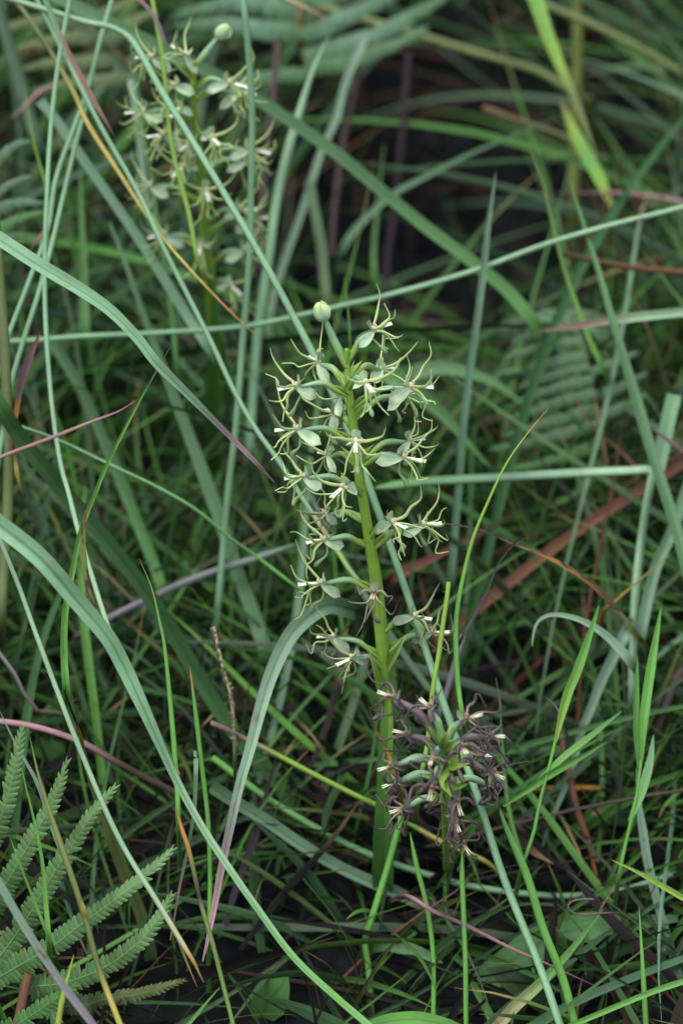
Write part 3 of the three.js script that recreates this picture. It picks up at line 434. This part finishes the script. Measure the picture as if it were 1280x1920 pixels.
// flowers: [x, y, millimetres nearer than the stem, attach y, wither, size]
function orchid(label, stemStr, stemW, flowers, { stemColour = 'green stem:.3 stem', bud, leaves = [], cut = 0.1, attach, scale = 1 } = {}) {
  const P = path(stemStr, 0.85), pts = P.map((p) => at(...p)), origin = pts[0].clone(), g = new THREE.Group();
  g.name = numbered('orchid'); g.position.copy(origin); scene.add(g); tag(g, label, 'orchid');
  const curve = curveOf(pts), wt = table(stemW), d0 = P[0][2];
  const sg = tube(pts, (t) => wt(t) / 2 * PX * d0, ramp(stemColour), { sides: 12, segs: 80, mottle: 0.1, jitter: 0.08 }); sg.translate(-origin.x, -origin.y, -origin.z);
  mesh('stem', sg, M.stem, g);
  const onStem = (y) => { let best = null; for (let i = 0; i <= 200; i++) { const p = curve.getPoint(i / 200), q = project(p), e = Math.abs(q[1] - y); if (!best || e < best[0]) best = [e, p, q, curve.getTangent(i / 200)]; } return best; };
  for (const [x, y, near, ay, wither = 0, size = 1] of flowers) {
    const [, S, q, T] = attach ? attach(x, y, ay, onStem) : onStem(ay);
    const C = at(x, y, q[2] - near / 1000);
    flower(g, origin, C, S, { wither, size: size * scale, cut, up: V(0, 1, 0), tilt: rr(-0.05, 0.25) });
    bract(g, origin, S, C, T, wither > 0.6 ? 1.1 : 1);
  }
  if (bud) {
    const [x, y, near, ay, bx, by] = bud, [, S, q] = onStem(ay), C = at(x, y, q[2] - near / 1000), K = at(bx, by, q[2] - near / 2000);
    const ov = tube([S, S.clone().lerp(K, 0.6), K, C], table('0:.0011 .35:.0016 .7:.0014 1:.0009'), ramp('bract ovary:.5 ovary'), { sides: 9, segs: 18 }); ov.translate(-origin.x, -origin.y, -origin.z); mesh('bud_stalk', ov, M.stem, g);
    const e = C.clone().add(C.clone().sub(K).multiplyScalar(0.35)), bd = new THREE.SphereGeometry(0.0031, 18, 14), pp = bd.attributes.position, c = [];
    for (let i = 0; i < pp.count; i++) { const a = Math.atan2(pp.getX(i), pp.getZ(i)), k = (1 - 0.16 * Math.pow(Math.abs(Math.cos(a * 1.5)), 5)) * (1 - 0.14 * clamp(pp.getY(i) / 0.0031, -1, 1)); pp.setXYZ(i, pp.getX(i) * k, pp.getY(i) * 1.22, pp.getZ(i) * k * 0.9); const h = 0.5 + pp.getY(i) / 0.007; c.push(...ramp('sepal sepal:.5 horn')(clamp(h, 0, 1)).map((v) => v * (0.92 + 0.12 * rnd()))); }
    bd.setAttribute('color', new THREE.Float32BufferAttribute(c, 3)); bd.computeVertexNormals();
    const b = mesh('bud', bd, M.thread, g); b.position.copy(e).sub(origin); b.quaternion.setFromUnitVectors(V(0, 1, 0), C.clone().sub(K).normalize());
    const keel = petalGeo(0.0062, 0.004, '0:.4 .5:1 .9:.5 1:.1', 0.6, -0.2, ramp('sepal horn')); aim(keel, V(0.0012, -0.002, 0.0014), V(0.15, 1, 0), V(0.5, 0, 1)); mesh('bud_sepal', keel, M.petal, b);
  }
  for (const [str, w, c, o = {}] of leaves) {
    const p = path(str, 0.85, o).map((q) => at(...q)), lw = table(o.wp ?? '0:.7 .5:1 1:.1'), geo = ribbon(p, (t) => w * PX * 0.87 * lw(t), ramp(c), { fold: o.fold ?? 0.45, segs: 30, roll: () => o.roll ?? 0, th: 0.0006, cup: 0 }); geo.translate(-origin.x, -origin.y, -origin.z); mesh('leaf', geo, M.blade, g);
  }
  return g;
}

orchid('tall green flowering orchid spike in the middle, sharp, with white-tongued spidery flowers',
  '716,1705,.897 716,1640,.882 717,1560,.868 719,1450,.85 722,1340,.835 721,1285,.828 718,1230,.822 712,1160,.815 703,1080,.806 695,1030,.801 684,960,.794 673,890,.787 667,830,.781 660,780,.776 653,720,.77 650,670,.766 650,655,.764',
  '0:26 .3:24 .38:20 .5:23 .62:22 .75:17 .9:14 1:8', [
    [701, 617, 4, 682, 0, .95], [597, 678, -9, 735, 0, .95], [554, 723, 5, 746, 0, 1], [685, 718, 20, 728, 0, .95], [770, 724, 6, 769, 0, 1.05], [755, 738, -9, 792, 0, .95], [625, 775, -14, 812, 0, .95],
    [556, 803, 4, 836, 0, 1.05], [667, 828, 21, 838, 0, 1], [768, 825, -10, 868, .1, .9], [757, 856, 8, 876, 0, 1.05], [568, 893, 6, 925, 0, 1], [642, 913, 18, 932, .05, 1], [611, 962, -9, 985, .45, .85],
    [606, 1011, 8, 1026, .15, 1], [738, 979, 16, 1012, .15, 1], [793, 982, 5, 1034, .1, 1], [600, 1092, 6, 1108, .1, 1.05], [700, 1112, 21, 1120, .62, .95], [778, 1154, 12, 1190, .35, .95], [810, 1185, 4, 1228, .5, .9],
    [716, 690, -15, 712, 0, .95], [640, 742, -13, 772, 0, .95], [615, 852, -15, 880, 0, .9], [624, 1193, 2, 1240, .3, .9], [660, 1233, 15, 1258, .5, .95]],
  { bud: [608, 597, 6, 690, 623, 632], stemColour: 'deep green:.2 green:.38 stem:.55 stem', leaves: [
    ['718,1712,.894 717,1640,.872 718,1570,.858 717,1500,.846 715,1462,.84', 40, 'deep green:.5 green fresh', { wp: '0:.75 .35:1 .65:.95 .9:.6 1:.1', fold: .5 }],
    ['720,1580,.862 722,1480,.845 724,1400,.834 727,1330,.826 729,1302,.823', 26, 'green fresh:.6 stem', { wp: '0:.6 .5:1 .85:.8 1:.15', fold: .6 }],
    ['722,1330,.832 712,1285,.824 700,1245,.815 690,1215,.81', 15, 'stem stem horn', { wp: '0:.7 .4:1 1:.1', fold: .6 }],
    ['722,1260,.824 736,1232,.818 752,1205,.812 761,1190,.81', 14, 'stem bract horn', { wp: '0:.6 .5:1 1:.1', fold: .6 }]] });

orchid('far green flowering orchid spike at upper left, out of focus, behind crossing rushes',
  '404,905,1.135 404,800,1.09 404,700,1.05 400,614,1.018 394,520,.988 384,442,.965 381,379,.95 375,301,.935 369,239,.925 362,176,.915 364,130,.908 366,115,.905',
  '0:24 .3:22 .5:20 .8:14 1:8', [
    [284, 106, 6, 150, 0, .95], [347, 100, 5, 140, 0, .9], [431, 154, 8, 168, 0, 1], [446, 172, -2, 190, 0, .95], [270, 208, 2, 235, 0, 1], [334, 207, 16, 225, 0, .9], [306, 251, 10, 275, 0, .95], [398, 257, 20, 270, 0, .95],
    [469, 279, 8, 310, 0, 1.05], [462, 301, -6, 330, 0, 1], [342, 312, 18, 330, 0, 1], [281, 348, 4, 385, 0, 1], [387, 357, 21, 370, 0, .95], [451, 390, 10, 425, 0, 1], [472, 409, 2, 440, 0, 1], [309, 439, 4, 470, 0, 1],
    [376, 462, 21, 475, 0, .95], [458, 467, 6, 500, 0, .95], [433, 534, 16, 540, 0, .95], [325, 160, 8, 185, 0, .95], [352, 270, 14, 290, 0, .9]],
  { bud: [411, 68, 4, 125, 392, 92], stemColour: 'green stem:.3 stem:.6 bract', scale: 1.1, leaves: [
    ['398,880,1.12 396,790,1.075 400,700,1.035 404,620,1.0 400,560,.98 395,530,.97', 36, 'green fresh fresh', { wp: '0:.8 .4:1 .75:.9 1:.1', fold: .4 }]] });

orchid('small dying orchid spike with shrivelled purple flowers, below right of the middle spike',
  '838,1665,.905 838,1640,.885 837,1585,.845 836,1520,.808 834,1470,.782 833,1437,.765 832,1405,.752 832,1395,.748',
  '0:15 .4:15 .7:17 .9:13 1:7', [
    [737, 1306, 8, 1402, .9, 1], [806, 1326, 4, 1396, .85, .95], [875, 1346, 10, 1398, .95, 1], [920, 1380, 6, 1412, .9, 1], [761, 1374, 2, 1425, .95, .95], [735, 1435, 8, 1432, .9, 1], [741, 1465, 3, 1462, .85, 1], [754, 1515, 4, 1500, .9, 1],
    [810, 1477, 24, 1440, .95, .95], [857, 1502, 16, 1445, .95, 1], [854, 1540, 8, 1500, 1, 1], [866, 1579, 2, 1520, .95, 1], [922, 1447, 6, 1436, .9, 1], [920, 1469, -6, 1470, .95, .9], [865, 1400, 18, 1412, .9, .85], [810, 1422, 24, 1418, .95, .8], [895, 1415, 2, 1440, 1, .85]],
  { stemColour: 'green stem:.5 bract', cut: 0.6, leaves: [
    ['828,1402,.742 831,1392,.736 838,1376,.732 845,1358,.731', 15, 'bract lime horn', { wp: '0:.6 .4:1 1:.08', fold: .5 }],
    ['832,1404,.742 845,1396,.737 862,1388,.734', 15, 'bract bract ovary', { wp: '0:.8 .5:1 1:.3', fold: .4 }],
    ['842,1437,.745 858,1436,.738 880,1431,.735', 14, 'stem bract', { wp: '0:.6 .4:1 1:.08', fold: .5, roll: .3 }],
    ['836,1440,.747 830,1455,.74 828,1470,.737 836,1484,.736', 17, 'stem bract lime', { wp: '0:.6 .4:1 1:.1', fold: .4 }],
    ['834,1470,.745 838,1480,.738 846,1494,.736', 13, 'bract lime', { wp: '0:.7 .4:1 1:.1', fold: .5 }],
    ['846,1470,.752 860,1474,.746 878,1469,.743', 14, 'stem bract', { wp: '0:.6 .4:1 1:.08', fold: .5 }]] });

// ---------------------------------------------------------------- ferns
PAL.fernlow = [.08, .165, .052]; PAL.fernup = [.135, .235, .08];
function fern(label, rachisStr, rw, pinnae, d, { colour = 'green green fresh', rachisColour = 'brown olive', lobe = 0.5, cat = 'fern' } = {}) {
  const P = path(rachisStr, d), pts = P.map((p) => at(...p)), origin = pts.reduce((a, p) => (p.y < a.y ? p : a)).clone(), g = new THREE.Group();
  g.name = numbered('fern_frond'); g.position.copy(origin); scene.add(g); tag(g, label, cat);
  const rg = tube(pts, (t) => rw / 2 * PX * P[0][2] * (1 - 0.5 * t), ramp(rachisColour), { segs: 30, sides: 7 }); rg.translate(-origin.x, -origin.y, -origin.z); mesh('rachis', rg, M.rush, g);
  for (const [str, w, c = colour, roll = 0] of pinnae) {
    const Q = path(str, d), c3 = curveOf(Q.map((q) => at(...q))), L = c3.getLength(), dd = Q.reduce((s, q) => s + q[2], 0) / Q.length, half = w * PX * dd / 2, n = Math.max(10, Math.round(L / (half * lobe))), col = ramp(c), parts = [], wob = rnd() * 50;
    const env = (t) => Math.min(1, 0.8 + t * 1.2) * Math.pow(clamp(1 - t, 0, 1), 0.42) * 1.08 * (1 + 0.1 * (noise1(wob + t * 8) - 0.5)) + 0.02;
    const frame = (t) => { const p = c3.getPointAt(t), T = c3.getTangentAt(t), sd = T.clone().cross(BACK).normalize(), nn = sd.clone().cross(T).normalize(); const S = sd.multiplyScalar(Math.cos(roll)).addScaledVector(nn, Math.sin(roll)); return [p, T, S, S.clone().cross(T).normalize()]; };
    for (let i = 0; i < n; i++) for (const k of [-1, 1]) {
      const t = (i + 0.5) / n, [p, T, S, N] = frame(t), nick = rnd() < 0.05 ? rr(0.45, 0.8) : 1, e = env(t) * half * rr(0.9, 1.08) * nick, brown = rnd() < 0.05 ? rr(0.3, 0.8) : 0, curl = rr(-0.1, 0.16), pitch = L / n, pos = [], cc = [], uv = [], tone = rr(0.78, 1.16), kc = col(t), sweep = 0.2 + 0.55 * t;
      for (let a = 0; a <= 5; a++) {
        const u = a / 5, hw = pitch * 0.56 * [1, 1, 0.97, 0.93, 0.8, 0.4][a], cx = k * u * e, back = sweep * u * u * pitch * 1.4, lift = -(0.12 + curl) * u * u * e;
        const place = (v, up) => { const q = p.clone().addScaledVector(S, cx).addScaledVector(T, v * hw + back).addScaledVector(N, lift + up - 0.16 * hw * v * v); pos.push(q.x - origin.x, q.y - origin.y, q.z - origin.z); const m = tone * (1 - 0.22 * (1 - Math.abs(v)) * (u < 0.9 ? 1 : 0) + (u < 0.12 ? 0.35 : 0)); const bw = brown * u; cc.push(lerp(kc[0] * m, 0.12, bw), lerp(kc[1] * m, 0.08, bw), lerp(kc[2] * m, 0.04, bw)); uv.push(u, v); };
        for (const v of [-1, 0, 1]) place(v, 0); for (const v of [1, 0, -1]) place(v, -0.00018);
      }
      parts.push(grid(6, 6, pos, cc, uv, true));
    }
    const mid = tube(c3, (t) => half * 0.05 * (1.15 - t), (t) => col(t).map((v) => v * 1.5), { segs: 20, sides: 5 }); mid.translate(-origin.x, -origin.y, -origin.z); parts.push(mid);
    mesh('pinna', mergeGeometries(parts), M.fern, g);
  }
  return g;
}
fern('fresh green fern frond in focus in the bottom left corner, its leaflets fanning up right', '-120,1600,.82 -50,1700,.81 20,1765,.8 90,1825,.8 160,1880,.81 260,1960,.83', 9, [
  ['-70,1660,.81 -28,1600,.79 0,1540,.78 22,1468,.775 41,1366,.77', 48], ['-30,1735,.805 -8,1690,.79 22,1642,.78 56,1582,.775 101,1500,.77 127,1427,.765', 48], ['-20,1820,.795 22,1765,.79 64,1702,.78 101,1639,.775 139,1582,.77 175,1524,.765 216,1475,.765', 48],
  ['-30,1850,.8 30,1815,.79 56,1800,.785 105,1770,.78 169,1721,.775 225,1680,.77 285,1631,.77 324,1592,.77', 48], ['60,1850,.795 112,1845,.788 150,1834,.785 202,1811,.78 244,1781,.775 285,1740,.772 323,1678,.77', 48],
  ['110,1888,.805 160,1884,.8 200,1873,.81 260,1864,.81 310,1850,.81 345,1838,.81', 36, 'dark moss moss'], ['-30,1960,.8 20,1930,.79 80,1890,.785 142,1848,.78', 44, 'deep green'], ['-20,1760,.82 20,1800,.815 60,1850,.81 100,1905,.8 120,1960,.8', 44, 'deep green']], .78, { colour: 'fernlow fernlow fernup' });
fern('blurred dull green fern frond behind the right side, leaflets stacked to the left', '1140,900,1.0 1128,820,1.0 1112,740,1.03 1095,660,1.06 1075,590,1.1', 8, [
  ['1120,795 1060,812 990,830 920,842', 26], ['1122,765 1070,780 1000,800 950,815', 26], ['1117,738 1060,750 1000,770 955,785', 26], ['1112,712 1060,722 1010,738 965,755', 25], ['1108,690 1060,698 1010,712 975,724', 24], ['1100,668 1050,676 990,690 930,702', 24], ['1093,640 1050,645 1000,655 950,668', 24], ['1085,615 1040,618 1000,628 960,640', 22], ['1130,830 1080,850 1010,870 950,880', 24, 'deep green'], ['1135,860 1080,925 1040,945', 24, 'deep green'],
  ['1125,780 1170,762 1210,740', 24], ['1118,745 1165,725 1210,700', 24], ['1108,700 1150,680 1195,660', 22]], 1.03, { colour: 'herb haze herb', lobe: .5 });
fern('large blurred sea green fern frond across the top centre', '575,150,1.2 568,95,1.18 562,40,1.17 560,-40,1.17', 9, [
  ['570,110,1.17 617,97 680,75 737,49 790,20 850,-15', 42], ['565,70 617,46 670,22 719,0 770,-25', 38], ['562,25 510,12 450,4 400,11 330,30', 38], ['565,60 510,57 455,50 400,44 330,50', 40], ['572,125 640,120 700,98 750,80 800,50', 36, 'deep herb'], ['575,140 520,142 460,150 400,160', 30, 'deep herb'], ['562,0 620,-10 690,-30', 36]], 1.17, { colour: 'deep blue:.4 deep', lobe: .4, rachisColour: 'orange brown' });
fern('olive fern frond blurred in the top left corner', '300,190,1.15 230,110,1.13 160,40,1.12 120,-30,1.12', 8, [
  ['230,110 170,115 100,118 40,130', 30], ['200,75 150,68 90,78 30,92', 30], ['180,50 120,38 60,40 0,55', 30], ['260,145 190,150 120,158 60,172', 28], ['205,80 250,40 290,20', 28], ['160,40 220,15 260,-10', 26]], 1.13, { colour: 'dark moss moss' });
fern('blue green fern frond cut by the left edge', '-60,520,.97 -50,420,.96 -45,320,.95', 8, [
  ['-55,345 -10,305 22,276 40,267 54,265', 26], ['-50,395 -10,365 25,342 58,330', 22], ['-50,420 0,390 40,379 80,380', 26], ['-50,460 0,428 40,408 80,398', 26, 'deep green'], ['-55,500 0,450 60,440', 24, 'deep']], .96, { colour: 'deep haze blue' });

// ---------------------------------------------------------------- ground and the tangle nobody could count
{
  const xs = [], k = 70; for (let i = -k; i <= k; i++) xs.push(Math.sign(i) * (Math.abs(i) / k * 2.2 + Math.pow(Math.abs(i) / k, 9) * 400));
  const pos = [], uv = [], ix = [], n = xs.length;
  for (let j = 0; j < n; j++) for (let i = 0; i < n; i++) { const x = xs[i], z = xs[j] - 1.0; pos.push(x, groundY(x, z), z); uv.push(x / 0.35, z / 0.35); if (i < n - 1 && j < n - 1) { const a = j * n + i; ix.push(a, a + n, a + 1, a + 1, a + n, a + n + 1); } }
  const g = new THREE.BufferGeometry(); g.setAttribute('position', new THREE.Float32BufferAttribute(pos, 3)); g.setAttribute('uv', new THREE.Float32BufferAttribute(uv, 2)); g.setIndex(ix); g.computeVertexNormals();
  const soil = tex(256, 256, (u, v) => { const a = per2(u, v, 8, 8, 1), b = per2(u, v, 40, 40, 2), c = per2(u, v, 90, 90, 3), k = 0.05 + 0.08 * a * b + 0.08 * c * b; return [k * 0.92 + 0.01, k * 0.92 + 0.01, k * 0.98 + 0.01]; }, true);
  const bump = tex(256, 256, (u, v) => 0.5 * per2(u, v, 30, 30, 4) + 0.5 * per2(u, v, 80, 80, 5));
  const m = mesh('ground', g, new THREE.MeshPhysicalMaterial({ map: soil, bumpMap: bump, bumpScale: 0.004, roughness: 0.95, specularIntensity: 0.12 }), scene); m.userData.kind = 'structure';
}
// loose strands: many bent blades joined into one piece of tangle
const Q4 = new THREE.Quaternion(), E4 = new THREE.Euler();
const GAPS = [[800, 300, 190, 300], [600, 480, 70, 130], [950, 1240, 90, 130], [330, 800, 90, 110], [560, 1010, 60, 60]];   // where the thicket lets one see into the dark
const inGap = (p) => { const [x, y] = project(p); return GAPS.some(([cx, cy, rx, ry]) => ((x - cx) / rx) ** 2 + ((y - cy) / ry) ** 2 < 1); };
function keepClear(p) {                               // keeps the tangle out of the space between the lens and the orchids
  const [x, y, d] = project(p); if (d < 0.02) return true;
  if (y < -300 || y > 2300) return true;
  const gx = Math.max(0, -x, x - 1280) / 300; if (gx > 1) return true;
  let lim = y > 1080 ? lerp(0.93, 0.785, clamp((y - 1080) / 840, 0, 1)) : lerp(1.05, 0.93, clamp(y / 1080, 0, 1));
  if (x > 690 && x < 745 && y > 1200 && y < 1690) lim = Math.max(lim, 0.895); else if (x > 680 && x < 960 && y > 1250 && y < 1640) lim = Math.max(lim, 0.85);
  return d > lim - 0.12 * gx;
}
function scatter(name, label, category, count, { len, tilt, bend, width, profile, colours, region, segs = 9, mat = M.tangle, lie = 0, fold = 0.35, round = false, flat = null, shade = [0.35, 0.85] }) {
  const f = table(profile), pos = [], nor = [], col = [], uv = [], ix = []; let made = 0;
  for (let tries = 0; made < count && tries < count * 7; tries++) {
    const [x, z, ok] = region(); if (!ok) continue;
    const L = rr(...len) * (0.75 + 0.5 * rnd()), wd = rr(...width), az = rnd() * Math.PI * 2, lean = lie ? lie + rr(-0.15, 0.1) : flat ? rr(...flat) : tilt * Math.pow(rnd(), 0.75), bd = rr(...bend), sway = rr(-0.4, 0.4), spin = lie ? rnd() * 6.28 : rr(-1.2, 1.2), twist = rr(-1, 1), ph = rr(0, 6);
    E4.set(0, az, -lean, 'YXZ'); Q4.setFromEuler(E4);
    const root = V(x, groundY(x, z) + (lie ? rr(0, 0.03) : -0.005), z), P = [];
    for (let i = 0; i <= segs; i++) { const t = i / segs, a = bd * t; P.push(V((bd > 0.02 || bd < -0.02 ? (1 - Math.cos(a)) / bd : 0) * L, (Math.abs(bd) > 0.02 ? Math.sin(a) / bd : t) * L, sway * t * t * L * 0.3 + 0.012 * L * Math.sin(ph + t * 7)).applyQuaternion(Q4).add(root)); }
    if (lie === 0 && P.some((p) => p.y < groundY(p.x, p.z) - 0.03)) continue;
    if (!lie && !P.every((p) => p.y < 0.003 || keepClear(p))) continue;
    if (!lie && rnd() < 0.9 && (inGap(P[segs]) || inGap(P[segs >> 1]))) continue;
    made++;
    const c = PAL[colours[Math.floor(rnd() * colours.length)]], k = rr(shade[0], shade[1]), cr = k * rr(0.88, 1.12), cb = k * rr(0.85, 1.15), tipped = rnd() < 0.3 ? rr(0.75, 0.95) : 2, v0 = pos.length / 3, cols = round ? 4 : 3;
    for (let i = 0; i <= segs; i++) {
      const t = i / segs, T = P[Math.min(segs, i + 1)].clone().sub(P[Math.max(0, i - 1)]).normalize(), S = V(Math.cos(spin + twist * t), 0, Math.sin(spin + twist * t)).applyQuaternion(Q4), w = Math.max(wd * f(t) / 2, 2e-5); S.addScaledVector(T, -S.dot(T)).normalize(); const N = S.clone().cross(T);
      const m = 0.9 + 0.2 * noise1(ph * 40 + t * L * 70), q = clamp((t - tipped) * 8, 0, 1);
      for (let j = 0; j < cols; j++) {
        const p = P[i].clone(), n = N.clone();
        if (round) { const a = j / 4 * 6.283; p.addScaledVector(S, Math.cos(a) * w).addScaledVector(N, Math.sin(a) * w); n.multiplyScalar(Math.sin(a)).addScaledVector(S, Math.cos(a)); }
        else { const u = j - 1; p.addScaledVector(S, u * w).addScaledVector(N, fold * Math.abs(u) * w); n.addScaledVector(S, -u * fold).normalize(); }
        pos.push(p.x, p.y, p.z); nor.push(n.x, n.y, n.z); uv.push(round ? j / 4 : j / 2, t * L / 0.06); col.push(lerp(c[0] * cr * m, 0.24, q), lerp(c[1] * k * m, 0.15, q), lerp(c[2] * cb * m, 0.07, q));
        if (i < segs && (round || j < 2)) { const a = v0 + i * cols + j, b = v0 + i * cols + (j + 1) % cols; if (round) ix.push(a, a + cols, b, b, a + cols, b + cols); else ix.push(a, b, a + cols, b, b + cols, a + cols); }
      }
    }
  }
  const g = new THREE.BufferGeometry(); g.setAttribute('position', new THREE.Float32BufferAttribute(pos, 3)); g.setAttribute('normal', new THREE.Float32BufferAttribute(nor, 3)); g.setAttribute('color', new THREE.Float32BufferAttribute(col, 3)); g.setAttribute('uv', new THREE.Float32BufferAttribute(uv, 2)); g.setIndex(ix);
  tag(mesh(name, g, mat, scene), label, category, null, 'stuff');
}
const near = () => [rr(-0.75, 0.75), rr(-2.4, -0.35), true];
// the thicket is thin where the photograph shows a dark gap
const thin = (keep) => () => { const x = rr(-0.7, 0.7), z = rr(-2.4, -0.38), [px, py] = project(V(x, 0.02, z)); return [x, z, !(px > 540 && px < 1030 && py < 660 && rnd() > keep)]; };
const low = () => { const x = rr(-0.42, 0.42), z = rr(-1.12, -0.42); return [x, z, true]; };
const tall = '0:.55 .2:.9 .5:1 .8:.6 1:.03', stiff = '0:1 .7:.8 .95:.4 1:.1';
scatter('undergrowth_grass', 'short fresh green grass filling the ground between the taller stems', 'grass', 6500, { len: [0.06, 0.19], tilt: 1.0, bend: [0.2, 1.3], width: [0.0018, 0.004], profile: tall, colours: ['green', 'green', 'fresh', 'deep', 'deep', 'haze', 'moss', 'herb'], region: thin(0.22) });
scatter('undergrowth_grass', 'thin green grass standing thick along the bottom of the picture', 'grass', 5600, { shade: [0.28, 0.78], len: [0.05, 0.17], tilt: 0.9, bend: [0.1, 1.0], width: [0.0013, 0.0032], profile: tall, colours: ['green', 'green', 'fresh', 'deep', 'fresh', 'haze', 'moss'], region: low });
scatter('meadow_grass', 'long blue green blades arching and leaning in the background thicket', 'grass', 1500, { shade: [0.3, 0.8], len: [0.2, 0.42], tilt: 1.05, bend: [0.2, 1.5], width: [0.003, 0.006], profile: tall, segs: 12, colours: ['green', 'deep', 'mint', 'deep', 'deep', 'haze', 'blue', 'green', 'fresh'], region: thin(0.15) });
scatter('meadow_grass', 'long loose green blades sprawling low among the short grass', 'grass', 1500, { len: [0.14, 0.32], flat: [0.85, 1.4], bend: [-0.4, 0.7], width: [0.002, 0.0042], profile: tall, segs: 12, shade: [0.4, 0.95], colours: ['green', 'fresh', 'green', 'mint', 'haze', 'fresh', 'deep'], region: () => [rr(-0.45, 0.45), rr(-1.6, -0.42), true], mat: M.blade });
scatter('dead_grass', 'dead brown and purple grass stems lying tangled low down', 'dead grass', 1800, { shade: [0.4, 1.1], len: [0.1, 0.3], tilt: 1.35, bend: [-0.3, 0.6], width: [0.0012, 0.003], profile: stiff, round: true, colours: ['brown', 'red', 'purple', 'umber', 'umber', 'plum', 'brown'], region: near, mat: M.dry });
scatter('litter', 'dark dead leaf scraps covering the soil under the grass', 'leaf litter', 6500, { len: [0.03, 0.11], tilt: 1.5, lie: 1.45, bend: [-0.5, 0.7], width: [0.0015, 0.006], profile: tall, segs: 6, colours: ['umber', 'black', 'plum', 'umber', 'dark', 'black'], region: near, mat: M.dryBlade });
scatter('herb_leaves', 'small rounded herb leaves of the ground cover on the right', 'ground cover', 900, { len: [0.025, 0.06], tilt: 1.2, bend: [0.3, 1], width: [0.008, 0.018], profile: '0:.12 .25:.6 .55:1 .8:.8 1:.05', segs: 8, colours: ['herb', 'haze', 'green', 'deep'], region: () => { const x = rr(-0.5, 0.6), z = rr(-2, -0.45); return [x, z, x > 0.08 || rnd() < 0.3]; } });

scatter('tall_meadow', 'tall meadow grass standing farther back and to both sides', 'grass', 2600, { len: [0.45, 0.85], tilt: 0.6, bend: [0.2, 1.1], width: [0.004, 0.009], profile: tall, segs: 10, colours: ['green', 'deep', 'deep', 'haze', 'moss', 'fresh'], region: () => { const x = rr(-1.7, 1.7), z = rr(-3.4, -0.5); return [x, z, z < -1.75 || Math.abs(x) > 0.5]; } });

renderer.render(scene, camera);
